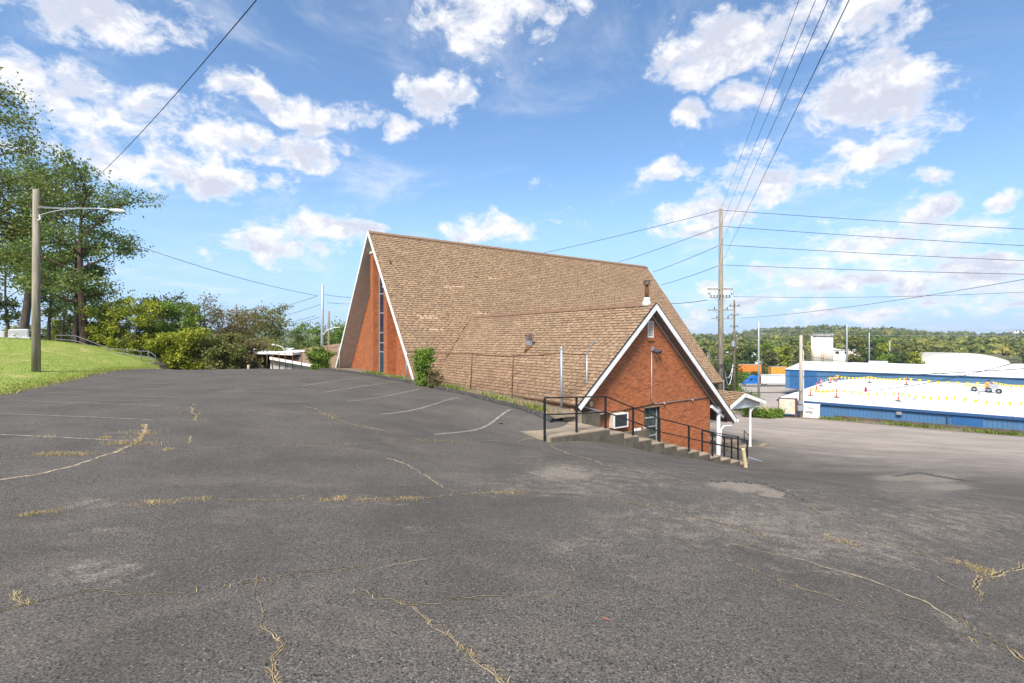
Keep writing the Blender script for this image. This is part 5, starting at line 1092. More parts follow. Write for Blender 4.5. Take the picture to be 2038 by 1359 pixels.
# verge wall along the road
vw = empty('verge_wall', wall_line(3), 'low stained concrete retaining wall along the road below the near warehouse', 'retaining wall')
for i in range(12):
    a, b = wall_line(1.2 + i * 2.6), wall_line(1.2 + (i + 1) * 2.6 - .015); za_, zb__ = H(a.x, a.y), H(b.x, b.y); a = a + WN * 1.0; b = b + WN * 1.0
    hgt = .34
    MB().hexa([Vector((a.x, a.y, za_ - .3)), Vector((b.x, b.y, zb__ - .3)), Vector((b.x, b.y, zb__ - .3)) + WN * .25, Vector((a.x, a.y, za_ - .3)) + WN * .25, Vector((a.x, a.y, za_ + hgt)), Vector((b.x, b.y, zb__ + hgt)), Vector((b.x, b.y, zb__ + hgt)) + WN * .25, Vector((a.x, a.y, za_ + hgt)) + WN * .25]).build('wall_section', M_concd, vw)
vv = []
for i in range(40):
    for j in range(5):
        p = wall_line(-14 + i * 1.3) + WN * (-.5 + j * .42 + .12 * math.sin(i * 1.3)); vv.append((p.x, p.y, H(p.x, p.y) + .02 + .03 * j))
link('verge', mesh_np('verge', vv, [[i * 5 + j, (i + 1) * 5 + j, (i + 1) * 5 + j + 1, i * 5 + j + 1] for i in range(39) for j in range(4)], M_soil, smooth=True), kind='structure')
g = []
for _ in range(7000):
    t = rnd.uniform(-13, 30); 
    if math.sin(t * 1.1) + .6 * math.sin(t * .37) + (.9 if t > 8 else -.1) < rnd.uniform(-.6, 1.2): continue
    p = wall_line(t) + WN * (rnd.gauss(.25, .3)); g.append((p.x, p.y, rnd.uniform(.1, .38)))
v_, f_, t_ = blades(g, .9, .022, .04); setp(link('verge_weeds', mesh_np('verge_weeds', v_, f_, M_weed, t_)), 'green weeds on the verge below the blue warehouse', 'weeds', kind='stuff')
# pennants, markers and things on the near roof
M_orange = pm('safety_orange', (.75, .09, .02), (.65, .08, .02), 4, .5); M_yel = pm('pennant_yellow', (.85, .58, .02), (.75, .5, .02), 4, .6)
mk = [(1613, 787, 773.5, 'nearest the left roof corner'), (1625, 776.5, 761.5, 'second up the left roof edge'), (1634, 768.5, 754.5, 'third up the left roof edge'), (1652, 762, 750, 'fourth up the left roof edge'), (1664, 759, 746.5, 'at the rear left roof corner'), (1731, 762, 750.5, 'second along the rear roof edge'), (1804, 766, 753, 'third along the rear roof edge'), (1665, 791, 775, 'second along the front pennant line'), (1788, 798.5, 781.5, 'third along the front pennant line'), (1977, 766, 759, 'behind the kneeling worker')]
for (x, yb, yt, w_) in mk:
    b = on_roof(x, yb); hgt = (yb - yt) / F * b.y; e = empty('marker_post', b, 'orange marker post on a black base ' + w_, 'marker post', 'orange marker posts on the roof')
    MB().lathe(b, [(.3, 0), (.3, .05), (.12, .1)], 8).build('base', M_rubber, e); MB().lathe(b + Vector((0, 0, .08)), [(.07, 0), (.055, hgt - .1), (.03, hgt - .08)], 10).build('shaft', M_orange, e)
    MB().lathe(b + Vector((0, 0, hgt * .6)), [(.068, 0), (.066, .1)], 10).build('band', M_white, e)
def pennants(pix, n, label, fl=.42, lift=0.):
    P = [on_roof(x, y) for (x, y, h) in pix]; P = [p + Vector((0, 0, h)) for p, (_, _, h) in zip(P, pix)]; e = empty('pennant_line', P[0], label, 'pennants', 'yellow pennant lines'); Q = []
    for a, b in zip(P[:-1], P[1:]):
        for k in range(10): t = k / 10; Q.append(a.lerp(b, t) - Vector((0, 0, .22 * 4 * t * (1 - t))))
    Q.append(P[-1]); MB().tube(Q, .012, 4).build('string', M_yel, e); tot = len(Q) - 1
    for i in range(n):
        f = (i + .5) / n * tot; k = int(f); a, b = Q[k], Q[min(k + 1, tot)]; p = a.lerp(b, f - k); d = (b - a).normalized(); w_ = .17 * rnd.uniform(.7, 1.1); sw = Vector((-d.y, d.x, 0)) * rnd.uniform(-.1, .1)
        MB().slab([p - d * w_, p + d * w_, p + sw + d * rnd.uniform(-.05, .05) - Vector((0, 0, fl * rnd.uniform(.85, 1.1)))], Vector((-d.y, d.x, 0)) * .006).build('pennant', M_yel, e)
pennants([(1613, 787, .85), (1665, 791, .92), (1788, 798.5, .9), (1900, 808, .9), (2070, 822, .95)], 30, 'front yellow pennant line across the near white roof')
pennants([(1664, 759, .85), (1731, 762, .85), (1804, 766, .9), (1977, 775, .85), (2070, 781, .9)], 36, 'rear yellow pennant line in front of the far blue wall')
pennants([(1634, 768.5, .85), (1652, 762, .85), (1664, 759, .85)], 10, 'short yellow pennant line up the left roof edge')
b = on_roof(1723, 779.5); e = empty('fire_extinguisher', b, 'small red fire extinguisher standing on the white roof', 'extinguisher'); MB().lathe(b, [(.11, 0), (.12, .03), (.12, .42), (.05, .5)], 12).build('cylinder', pm('red_enamel', (.5, .015, .015), None, 5, .4), e); MB().lathe(b + Vector((0, 0, .5)), [(.04, 0), (.04, .1)], 8).build('valve', M_dark, e)
# kneeling roof worker in an orange shirt
def skin(name, chain, radii, mat, parent, edges=None):
    me = bpy.data.meshes.new(name); me.from_pydata(chain, edges or [(i, i + 1) for i in range(len(chain) - 1)], []); me.materials.append(mat); o = link(name, me, parent)
    m = o.modifiers.new('skin', 'SKIN'); 
    for i, r in enumerate(radii): me.skin_vertices[0].data[i].radius = (r, r) if not isinstance(r, tuple) else r
    me.skin_vertices[0].data[0].use_root = True; o.modifiers.new('sub', 'SUBSURF').levels = 2; o.modifiers['sub'].render_levels = 2; return o
wb = on_roof(1963, 780); per = empty('person', wb, 'roof worker in an orange shirt kneeling beside the wheeled cart', 'person')
def L(x, y, z): return tuple(wb + Vector((x, y, z)))
M_skin = pm('skin', (.42, .24, .16), None, 4, .6)
ch = [L(0, 0, .42), L(.06, 0, .68), L(.16, -.02, .92), L(.22, -.02, 1.05), L(.27, -.03, 1.2), L(.1, .2, .9), L(.25, .26, .66), L(.45, .2, .52), L(.1, -.22, .9), L(.26, -.28, .66), L(.46, -.2, .52), L(.1, .14, .3), L(.36, .15, .12), L(-.1, .15, .06), L(-.02, -.14, .3), L(.34, -.16, .12), L(-.12, -.16, .06), L(.5, .19, .5), L(.51, -.19, .5)]
ed = [(0, 1), (1, 2), (2, 3), (3, 4), (2, 5), (5, 6), (6, 7), (7, 17), (2, 8), (8, 9), (9, 10), (10, 18), (0, 11), (11, 12), (12, 13), (0, 14), (14, 15), (15, 16)]
skin('body', ch, [.14, .13, .15, .055, .1, .06, .048, .036, .06, .048, .036, .09, .07, .05, .09, .07, .05, .035, .035], M_skin, per, ed)
skin('shirt', [L(0, 0, .45), L(.06, 0, .68), L(.15, -.02, .9), L(.19, -.02, .99), L(.1, .2, .9), L(.2, .24, .74), L(.1, -.22, .9), L(.2, -.26, .74)], [.175, .17, .18, .09, .09, .075, .09, .075], M_orange if False else pm('orange_shirt', (.85, .33, .04), (.75, .28, .03), 4, .8), per, [(0, 1), (1, 2), (2, 3), (2, 4), (4, 5), (2, 6), (6, 7)])
skin('trousers', [L(0, 0, .42), L(.1, .14, .3), L(.36, .15, .13), L(-.08, .15, .08), L(-.02, -.14, .3), L(.34, -.16, .13), L(-.1, -.16, .08)], [.16, .11, .09, .075, .11, .09, .075], pm('khaki_trousers', (.5, .46, .38), None, 4, .9), per, [(0, 1), (1, 2), (2, 3), (0, 4), (4, 5), (5, 6)])
MB().lathe(Vector(L(.27, -.03, 1.19)), [(.115, 0), (.12, .05), (.09, .11), (.02, .14)], 12).build('hair', pm('dark_hair', (.06, .025, .02), None, 5, .8), per, smooth=True)
# wheeled cart
cb_ = on_roof(1958, 781); cart = empty('roof_cart', cb_, 'long yellow-framed roofing cart on black wheels behind the worker', 'cart')
def ctp(x, y): return on_roof(x, y)
d_ = (on_roof(1990, 783) - on_roof(1940, 779)).normalized()
for (x, y) in ((1939, 779), (1968, 781.5), (1988, 783.5)):
    c = on_roof(x, y) + Vector((0, 0, .27)); w_ = MB().lathe(c, [(.12, -.06), (.26, -.07), (.28, -.03), (.28, .03), (.26, .07), (.12, .06)], 18, Vector((-d_.y, d_.x, 0))).build('wheel', M_rubber, cart, smooth=False)
    MB().lathe(c, [(.13, -.075), (.14, .0), (.13, .075)], 12, Vector((-d_.y, d_.x, 0))).build('hub', M_galv, w_)
a, b = on_roof(1939, 779) + Vector((0, 0, .3)), on_roof(1988, 783.5) + Vector((0, 0, .35)); MB().bar(a, b, .12, .1).build('axle_beam', M_galv, cart)
a, b = on_roof(1919, 777) + Vector((0, 0, .62)), on_roof(1964, 780) + Vector((0, 0, .6)); MB().bar(a, b, .5, .16).build('load_beam', pm('yellow_beam', (.72, .5, .18), None, 4, .7), cart)
a, b = on_roof(1970, 781) + Vector((0, 0, .68)), on_roof(1984, 782) + Vector((0, 0, .72)); MB().bar(a, b, .7, .5).build('engine_box', pm('grey_box', (.4, .4, .41), (.3, .3, .31), 6, .7), cart)
def heap(px, py, rx, ry, hgt, name, label, mat, seed, cat):
    c = on_roof(px, py); r = random.Random(seed); vv = []; n, m = 20, 6; 
    for j in range(m):
        f = j / (m - 1)
        for i in range(n):
            t = 2 * math.pi * i / n; k = (1 - f) ** .7 * (1 + .25 * math.sin(3 * t + seed) + r.uniform(-.08, .08)); vv.append(c + Vector((rx * k * math.cos(t), ry * k * math.sin(t), hgt * (f ** .8) * (1 + .3 * math.sin(2 * t)))))
    fs = [[j * n + i, j * n + (i + 1) % n, (j + 1) * n + (i + 1) % n, (j + 1) * n + i] for j in range(m - 1) for i in range(n)]
    setp(link(name, mesh_np(name, vv, fs, mat)), label, cat)
M_tarp = pm('grey_tarp', (.5, .5, .49), (.36, .36, .36), 3, .7, bump=.6, bscale=8)
heap(1832, 795, .95, .6, .5, 'tarp_heap', 'crumpled grey tarp heap on the white roof', M_tarp, 2, 'tarp'); heap(2022, 800, 1.0, .6, .55, 'tarp_heap', 'grey and red covered heap at the right end of the white roof', M_tarp, 5, 'tarp')
b = on_roof(1951, 786); setp(MB().lathe(b, [(.16, 0), (.19, .36), (.2, .36), (.17, .3)], 14).build('bucket', pm('grey_bucket', (.45, .46, .47), None, 4, .6)), 'grey bucket on the roof left of the worker', 'bucket')

# ------------------------------------------------------------------ roadside cabinets, car, truck, yard
def facing(px0, px1, ytop, ybot, D, depth): 
    a, b = at(px0, ybot, D), at(px1, ybot, D - (px1 - px0) / F * D * .35); z0 = min(a.z, b.z); return a, b, z0, z0 + (ybot - ytop) / F * D
gb = at(1568, 828, 51.6); gb.z = H(gb.x, gb.y); Dg = gb.y
cab = empty('louvred_cabinet', gb, 'cream slatted panel in a rusty brown frame left of the pale pole', 'cabinet')
a = at(1549, 824, Dg + .3); b = at(1587, 829, Dg - .5); d_ = (b - a); d_.z = 0; L_ = d_.length; d_.normalize(); n_ = Vector((d_.y, -d_.x, 0)); zb0 = gb.z; 
def cbox(mb, s0, s1, t0, t1, z0, z1): 
    o = Vector((a.x, a.y, 0)); return mb.hexa([o + d_ * s + n_ * t + Vector((0, 0, z)) for z in (z0, z1) for (s, t) in ((s0, t1), (s1, t1), (s1, t0), (s0, t0))])
M_rfr = pm('rust_red_frame', (.15, .06, .045), (.1, .045, .035), 5, .8); M_crm = pm('cream_panel', (.62, .56, .44), (.54, .48, .38), 3, .7, c3=(.35, .3, .25), c3scale=2)
for s_ in (.0, L_ - .22): cbox(MB(), s_, s_ + .22, -.3, 0, zb0 - .1, zb0 + 1.85).build('frame_post', M_rfr, cab)
cbox(MB(), -.02, L_ + .02, -.32, .03, zb0 + 1.851, zb0 + 1.95).build('frame_top', M_rfr, cab)
npl = 14
for i in range(npl): cbox(MB(), .1 + (L_ - .3) * i / npl, .1 + (L_ - .3) * (i + .82) / npl, .004, .035, zb0 + .38, zb0 + 1.83).build('slat', M_crm, cab)
cbox(MB(), .08, L_ - .15, -.25, .0, zb0 + .36, zb0 + 1.8).build('back_panel', M_crm, cab)
gb = at(1614, 832, 50.6); gb.z = H(gb.x, gb.y); Dg = gb.y; tr = empty('transformer_cabinet', gb, 'white metal transformer cabinet right of the pale pole', 'cabinet'); a = at(1598, 829, Dg + .3); b = at(1631, 834, Dg - .5); d_ = (b - a); d_.z = 0; L_ = d_.length; d_.normalize(); n_ = Vector((d_.y, -d_.x, 0)); zb0 = gb.z
cbox(MB(), -.2, L_ + .9, -1.4, .3, zb0 - .2, zb0 + .08).build('pad', M_conc, tr); cbox(MB(), 0, L_, -.9, 0, zb0 + .081, zb0 + 1.32).build('case', M_white, tr); cbox(MB(), -.03, L_ + .03, -.93, .03, zb0 + 1.321, zb0 + 1.38).build('lid', M_white, tr)
for (s0, s1) in ((.06, L_ * .5 - .02), (L_ * .5 + .02, L_ - .06)): cbox(MB(), s0, s1, .004, .02, zb0 + .15, zb0 + 1.27).build('door', M_white, tr)
for i in range(5): cbox(MB(), .2, L_ * .6, .021, .03, zb0 + .5 + i * .05, zb0 + .52 + i * .05).build('vent_slot', M_dark, tr)
cbox(MB(), L_ * .25, L_ * .7, .021, .026, zb0 + .95, zb0 + 1.12).build('label_plate', pm('faded_label', (.45, .45, .44), (.25, .25, .25), 14, .6), tr)
p = on_ground(1636, 826); q = at(1630, 783, p.y + .6); setp(MB().tube([p, q], .05, 8).build('guy_guard', pm('yellow_guard', (.6, .45, .1))), 'leaning yellow guy-wire guard right of the transformer cabinet', 'guard')
gb = at(1477.5, 817, 62); gb.z = gz(gb.x, gb.y); e = empty('green_cabinet', gb, 'pale green utility cabinet seen behind the canopy post', 'cabinet'); mb = MB(); mb.bevbox(gb.x - .45, gb.x + .45, gb.y - .4, gb.y + .4, gb.z - .1, gb.z + .9, .04); mb.build('case', pm('pale_green_paint', (.42, .48, .4), (.34, .4, .33), 4, .6), e)
for s_ in (-.4, .02): MB().box(gb.x + s_, gb.x + s_ + .38, gb.y - .42, gb.y - .402, gb.z + .1, gb.z + .8).build('door', pm('pale_green_paint', (.42, .48, .4)), e)
# parked car behind the canopy
def car(loc, ang, label, col):
    e = empty('parked_car', loc, label, 'car'); d = Vector((math.cos(ang), math.sin(ang), 0)); n_ = Vector((-d.y, d.x, 0)); o = Vector(loc)
    def X(s, t, z): return o + d * s + n_ * t + Vector((0, 0, z))
    prof = [(-2.2, .35), (-2.25, .75), (-2.1, .98), (-1.55, 1.05), (-.95, 1.45), (.5, 1.5), (1.15, 1.08), (2.0, .95), (2.25, .75), (2.25, .35)]; w_ = [.86, .88, .86, .84, .68, .66, .82, .82, .84, .84]
    mb = MB(); vv = [X(s, -w, z) for (s, z), w in zip(prof, w_)] + [X(s, w, z) for (s, z), w in zip(prof, w_)]; k = len(prof)
    mb.add(vv, [tuple(range(k)), tuple(range(2 * k - 1, k - 1, -1))] + [((i + 1) % k, i, k + i, k + (i + 1) % k) for i in range(k)]); mb.build('body', col, e)
    for (s0, z0, s1, z1, wa, wb_) in ((1.1, 1.12, .55, 1.46, .76, .62), (-1.5, 1.09, -1.0, 1.41, .78, .64)):
        sg = .02 if s0 > 0 else -.02; MB().add([X(s0 + sg, -wa, z0 + .02), X(s0 + sg, wa, z0 + .02), X(s1 + sg, wb_, z1 + .02), X(s1 + sg, -wb_, z1 + .02)], [(0, 1, 2, 3)]).build('windscreen', M_dark, e)
    for t in (-1, 1):
        MB().add([X(-1.3, t * .845, 1.08), X(.95, t * .835, 1.1), X(.5, t * .70, 1.42), X(-.9, t * .72, 1.4)], [(0, 1, 2, 3) if t < 0 else (3, 2, 1, 0)]).build('side_window', M_dark, e)
        for s in (-1.4, 1.4):
            w2 = MB().lathe(X(s, t * .8, .33), [(.2, -.1), (.32, -.1), (.33, 0), (.32, .1), (.2, .1)], 16, n_).build('wheel', M_rubber, e); MB().lathe(X(s, t * .8, .33), [(.2, -.11), (.2, .11)], 12, n_).build('rim', M_galv, w2)
        MB().lathe(X(2.22, t * .62, .72), [(.1, 0), (.08, .05)], 10, d).build('headlight', M_white, e)
    return e
g_ = at(1482, 805, 66); g_.z = gz(g_.x, g_.y); car(g_, ANG + .25, 'pale silver car parked behind the entrance canopy', pm('silver_paint', (.55, .56, .57), (.5, .51, .52), 2, .3, metal=.3))
# blue lorry with white trailer in the yard
tk = at(1500, 768, 178); tk.z = gz(tk.x, tk.y); e = empty('semi_truck', tk, 'blue semi truck with a white box trailer in the yard', 'truck'); zt0 = tk.z; m_ = 178 / F    # metres per photo pixel
def TX(px, h, t=0): p = at(px, 768, 178); return Vector((p.x, p.y + t, zt0 + h))
m1 = MB(); prof = [(1478, .9), (1478, 1.7), (1480, 2.0), (1487, 2.2), (1490, 3.0), (1495, 3.75), (1500, 4.05), (1507, 4.1), (1507.5, .9)]; k = len(prof)
m1.add([TX(x, h, -1.2) for x, h in prof] + [TX(x, h, 1.2) for x, h in prof], [tuple(range(k)), tuple(range(2 * k - 1, k - 1, -1))] + [((i + 1) % k, i, k + i, k + (i + 1) % k) for i in range(k)]); cabo = m1.build('cab', pm('truck_blue', (.015, .13, .42), (.012, .11, .38), 1, .3), e)
MB().add([TX(1489, 2.2, -1.22), TX(1493, 2.2, -1.22), TX(1495.5, 3.0, -1.22), TX(1491, 3.0, -1.22)], [(0, 1, 2, 3)]).build('side_window', M_dark, cabo); MB().add([TX(1500, 2.2, -1.22), TX(1502, 2.2, -1.22), TX(1502, 2.8, -1.22), TX(1500, 2.8, -1.22)], [(0, 1, 2, 3)]).build('sleeper_window', M_dark, cabo)
MB().add([TX(1487.5, 2.25, -1.1), TX(1487.5, 2.25, 1.1), TX(1490.4, 3.1, 1.1), TX(1490.4, 3.1, -1.1)], [(0, 1, 2, 3)]).build('windscreen', M_dark, cabo)
MB().hexa([TX(x, h, t) for h in (.45, 1.15) for (x, t) in ((1481, -1.24), (1508, -1.24), (1508, 1.2), (1481, 1.2))]).build('skirt', M_galv, e)
MB().hexa([TX(x, h, t) for h in (1.1, 3.7) for (x, t) in ((1507.6, -.9), (1511.5, -.9), (1511.5, .9), (1507.6, .9))]).build('sleeper_gap', M_dark, e)
trl = MB().hexa([TX(x, h, t) for h in (1.25, 4.15) for (x, t) in ((1511.8, -1.3), (1585, -1.3), (1585, 1.3), (1511.8, 1.3))]).build('trailer', pm('trailer_white', (.72, .7, .66), (.66, .63, .58), .5, .6), e)
MB().hexa([TX(x, h, t) for h in (1.05, 1.24) for (x, t) in ((1512, -1.31), (1585, -1.31), (1585, 1.31), (1512, 1.31))]).build('side_rail', M_galv, trl)
for x in (1484, 1515, 1521.5, 1576, 1582):
    w2 = MB().lathe(TX(x, .52, -1.05), [(.25, -.15), (.5, -.15), (.52, 0), (.5, .15), (.25, .15)], 16, (0, 1, 0)).build('wheel', M_rubber, e); MB().lathe(TX(x, .52, -1.05), [(.25, -.17), (.25, .1)], 12, (0, 1, 0)).build('rim', M_galv, w2)
def boxvan(px0, px1, y0, y1, D, label, cols, name='box_trailer'):
    a, b = at(px0, y1, D), at(px1, y0, D); zt = b.z; zb0 = gz(a.x, a.y); e = empty(name, ((a.x + b.x) / 2, D, zb0), label, 'trailer'); mid = zt - (zt - zb0 - 1) * .62
    MB().box(a.x, b.x, D, D + 2.6, mid, zt).build('upper_body', cols[0], e); MB().box(a.x, b.x, D, D + 2.6, zb0 + 1, mid - .01).build('lower_body', cols[1], e); MB().box(a.x - .02, b.x + .02, D - .03, D + 2.63, zt + .001, zt + .12).build('top_rail', M_galv, e)
    n = int((b.x - a.x) / 1.2)
    for i in range(n + 1): x = a.x + (b.x - a.x) * i / n; MB().box(x - .05, x + .05, D - .05, D - .001, zb0 + 1, zt).build('rib', cols[0], e)
    for x in (a.x + 1.2, b.x - 2.2, b.x - 1.0): MB().lathe((x, D + .3, zb0 + .5), [(.5, -.15), (.5, .15)], 14, (0, 1, 0)).build('wheel', M_rubber, e)
M_or = pm('orange_container', (.72, .2, .03), (.62, .17, .03), .8, .6); M_bl2 = pm('container_blue', (.04, .07, .2), None, 1, .6); M_oy = pm('amber_container', (.62, .28, .04), None, 1, .6)
boxvan(1461, 1515, 725.5, 760, 200, 'orange box trailer behind the steel pole', (M_or, M_bl2)); boxvan(1535, 1566, 730, 765, 205, 'amber and grey box trailer partly hidden by the far warehouse', (M_oy, M_galv))
# silo and valley buildings
si = at(1636, 718, 330); zb0 = gz(si.x, si.y) - 2; zt = at(1636, 669, 330).z; e = empty('silo', (si.x, si.y, zb0), 'white concrete silo block streaked with rust in the valley', 'silo')
M_silo = pm('rusty_white_silo', (.72, .67, .6), (.62, .55, .47), .25, .9, world=True, stretch=(1, 1, .12), c3=(.42, .2, .08), c3scale=.3, c3amt=.75)
for i in range(9): MB().lathe((si.x - 6.0 + i * 1.5, si.y, zb0), [(1.05, 0), (1.05, zt - zb0)], 14).build('silo_tube', M_silo, e, smooth=True)
MB().box(si.x - 6.7, si.x + 6.7, si.y - 1.6, si.y + 2.5, zt + .01, zt + 1.6).build('top_house', pm('rust_grey', (.4, .38, .35), (.25, .2, .16), .8, .9, world=True), e)
for i in range(16): MB().box(si.x - 6.7 + i * .88, si.x - 6.6 + i * .88, si.y - 1.7, si.y - 1.6, zt + 1.2, zt + 2.6).build('rail_post', M_galv, e)
def shed(px0, px1, y0, y1, D, depth, label, col, roof=None, rise=1.5, name='shed'):
    a, b = at(px0, y1, D), at(px1, y0, D); zb0 = gz((a.x + b.x) / 2, D) - 3; e = empty(name, ((a.x + b.x) / 2, D, zb0), label, 'building'); zt = b.z - rise
    MB().box(a.x, b.x, D, D + depth, zb0, zt).build('wall', col, e); mx = D + depth / 2
    mb = MB(); mb.add([(a.x - .4, D - .4, zt), (b.x + .4, D - .4, zt), (b.x + .4, mx, b.z), (a.x - .4, mx, b.z), (b.x + .4, D + depth + .4, zt), (a.x - .4, D + depth + .4, zt)], [(0, 1, 2, 3), (3, 2, 4, 5), (0, 3, 5), (1, 4, 2), (0, 5, 4, 1)]); mb.build('roof', roof or M_roofw, e)
    n = int((b.x - a.x) / 6)
    for i in range(n): x = a.x + (i + .5) * (b.x - a.x) / n; MB().box(x - 1.2, x + 1.2, D - .08, D - .002, zt - 2.4, zt - .9).build('window', M_dark, e)
    return e
shed(1657, 1712, 692, 720, 335, 20, 'white plant building attached to the right of the silo', M_silo); shed(1446, 1562, 701, 720, 300, 30, 'long pale roofed shed behind the valley trees', M_white)
# white arched shelter
bl_ = at(1838, 724, 262); br = at(2030, 726, 262); zb0 = gz(bl_.x + 20, 262) - 2; zt = at(1950, 703, 262).z; ze2 = at(1840, 719, 262).z; e = empty('fabric_shelter', ((bl_.x + br.x) / 2, 262, zb0), 'long white arched fabric building beyond the far warehouse', 'building')
n = 20; top = []
for i in range(n + 1):
    t = i / n; x = bl_.x + (br.x - bl_.x) * t; top.append((x, ze2 + (zt - ze2) * (1 - abs(2 * t - 1) ** 2.2)))
for i in range(n):
    (x0, z0), (x1, z1) = top[i], top[i + 1]; MB().hexa([(x0, 262, zb0), (x1, 262, zb0), (x1, 290, zb0), (x0, 290, zb0), (x0, 262 + 6, z0), (x1, 262 + 6, z1), (x1, 286, z1), (x0, 286, z0)]).build('fabric_bay', pm('fabric_white', (.44, .41, .37), (.38, .35, .31), .2, .8, world=True), e)
MB().box(bl_.x - 2, br.x + 4, 255, 262, zb0, ze2 - 1.2).build('lower_roof', M_roofw, e)
# low buildings left of the church
lb = empty('low_building', at(600, 735, 47), 'low cream building with a brown shingle roof behind the church front', 'building')
zr = at(600, 712, 47).z
q = [at(580, 712, 44), at(720, 745, 40), at(720, 745, 52), at(560, 706, 56)]
A, B, C_, D_ = at(537, 709.5, 45), at(680, 735, 42), at(700, 680, 58), at(540, 703, 60)
MB().slab([A, B, C_, D_], (0, 0, -.15)).build('roof', M_shing, lb)
MB().slab([A + Vector((0, -.05, -.02)), B + Vector((0, -.05, -.02)), B + Vector((0, -.05, -.25)), A + Vector((0, -.05, -.25))], (0, .04, 0)).build('fascia', M_white, lb)
cw = pm('cream_siding', (.5, .46, .4), (.42, .38, .33), 2, .85, c3=(.28, .25, .21), c3scale=1.5)
for i in range(9):
    a, b = A.lerp(B, i / 9) + Vector((0, .5, -.2)), A.lerp(B, (i + 1) / 9 - .006) + Vector((0, .5, -.2)); MB().slab([(a.x, a.y, a.z - 2.8), (b.x, b.y, b.z - 2.8), b, a], (0, .15, 0)).build('wall_panel', cw, lb)
fc = empty('flat_canopy', at(540, 735, 46), 'flat white canopy on a post beyond the lot', 'canopy')
P = [at(503, 699, 46), at(583, 702, 44), at(690, 712, 60) if False else at(625, 697, 58), at(512, 696, 60)]
MB().slab(P, (0, 0, -.22)).build('slab', M_white, fc); MB().tube([at(540.5, 705, 46.5), at(540.5, 737, 46.5)], .11, 10).build('post', M_white, fc); MB().tube([at(575, 705, 48), at(575, 737, 48)], .09, 10).build('post', M_white, fc)
bb = on_ground(494.5, 735.5); bb = at(494.5, 735, 36); mb = MB(); mb.lathe((bb.x, bb.y, bb.z - .1), [(.08, 0), (.085, .4), (.07, .42)], 12); setp(mb.build('bollard', M_tan), 'small tan bollard at the far edge of the lot', 'bollard')
shed(430, 540, 694, 735, 75, 14, 'grey house half hidden behind the brown trees', pm('grey_siding', (.2, .22, .24), (.17, .18, .2), 2, .8), M_white, 1.2, 'house')
for k, (px, D_, w_, lb_) in enumerate(((1768, 1240, 16, 'pale block among the trees on the far ridge'), (1805, 1250, 22, 'wider grey block on the far ridge'), (2030, 1000, 20, 'white house on the right ridge'))):
    c = at(px, 660, D_); e = empty('hill_building', (c.x, c.y, c.z - 20), lb_, 'building'); MB().box(c.x - w_ / 2, c.x + w_ / 2, c.y, c.y + 12, c.z - 20, c.z + (4 if k == 0 else 2)).build('wall', M_white if k != 1 else cw, e)
    for i in range(3): MB().box(c.x - w_ / 2 + (i + .3) * w_ / 3, c.x - w_ / 2 + (i + .7) * w_ / 3, c.y - .1, c.y - .01, c.z, c.z + 3).build('window', M_dark, e)
# cemetery things on the bank
hs = at(38, 677, 44); zb0 = H(hs.x, hs.y); e = empty('headstone', (hs.x, hs.y, zb0), 'broad grey granite headstone on its plinth at the top of the bank', 'headstone'); M_gran = pm('granite', (.42, .42, .42), (.33, .33, .34), 20, .6)
mb = MB(); mb.bevbox(hs.x - 1.35, hs.x + 1.2, hs.y - .3, hs.y + .3, zb0 - .1, zb0 + .25, .03); mb.build('plinth', M_gran, e); mb = MB(); mb.bevbox(hs.x - .9, hs.x + .85, hs.y - .13, hs.y + .13, zb0 + .251, zb0 + .95, .08); mb.build('tablet', M_gran, e)
MB().add([(hs.x - .75, hs.y - .133, zb0 + .38), (hs.x + .7, hs.y - .133, zb0 + .38), (hs.x + .7, hs.y - .133, zb0 + .82), (hs.x - .75, hs.y - .133, zb0 + .82)], [(0, 1, 2, 3)]).build('carved_panel', pm('carved_granite', (.33, .33, .34), (.26, .26, .27), 12, .9), e)
hs2 = at(3, 676, 45); zb2 = H(hs2.x, hs2.y); e2 = empty('headstone', (hs2.x, hs2.y, zb2), 'second grey headstone cut by the left edge of the view', 'headstone'); mb = MB(); mb.bevbox(hs2.x - 1, hs2.x + .5, hs2.y - .3, hs2.y + .3, zb2 - .1, zb2 + .22, .03); mb.build('plinth', M_gran, e2); mb = MB(); mb.bevbox(hs2.x - .8, hs2.x + .35, hs2.y - .12, hs2.y + .12, zb2 + .221, zb2 + .75, .06); mb.build('tablet', M_gran, e2)
fw_ = hs + Vector((.05, -.45, 0)); e = empty('grave_flowers', (fw_.x, fw_.y, zb0), 'small vase of white flowers before the headstone', 'flowers'); MB().lathe((fw_.x, fw_.y, zb0), [(.08, 0), (.12, .2)], 10).build('vase', M_galv, e)
for i in range(14): MB().lathe((fw_.x + rnd.gauss(0, .12), fw_.y + rnd.gauss(0, .08), zb0 + .28 + rnd.random() * .22), [(.02, 0), (.06, .03), (.02, .06)], 6).build('bloom', M_white if i % 3 else pm('leaf_sprig', (.05, .1, .02)), e)
M_pipe = pm('dull_pipe', (.14, .15, .16), (.1, .1, .11), 6, .6)
hr = empty('bank_handrail', at(220, 715, 40), 'grey pipe handrail stepping down the far end of the bank', 'handrail')
HP = [(111, 680, 667, 42), (150, 686, 668, 42), (216, 706, 693, 41), (248, 712, 695, 41), (281, 717, 699, 40.5), (296, 719, 699, 40.5), (310, 724, 708, 40)]
tt = []
for (x, yb, yt, D_) in HP:
    t = at(x, yt, D_); b = at(x, yb + 4, D_); tt.append((t, t.lerp(b, .45))); MB().tube([b, t], .035, 8).build('post', M_pipe, hr)
for i in range(len(tt) - 1):
    for k in (0, 1): MB().tube([tt[i][k], tt[i + 1][k]], .03, 8).build('rail', M_pipe, hr)
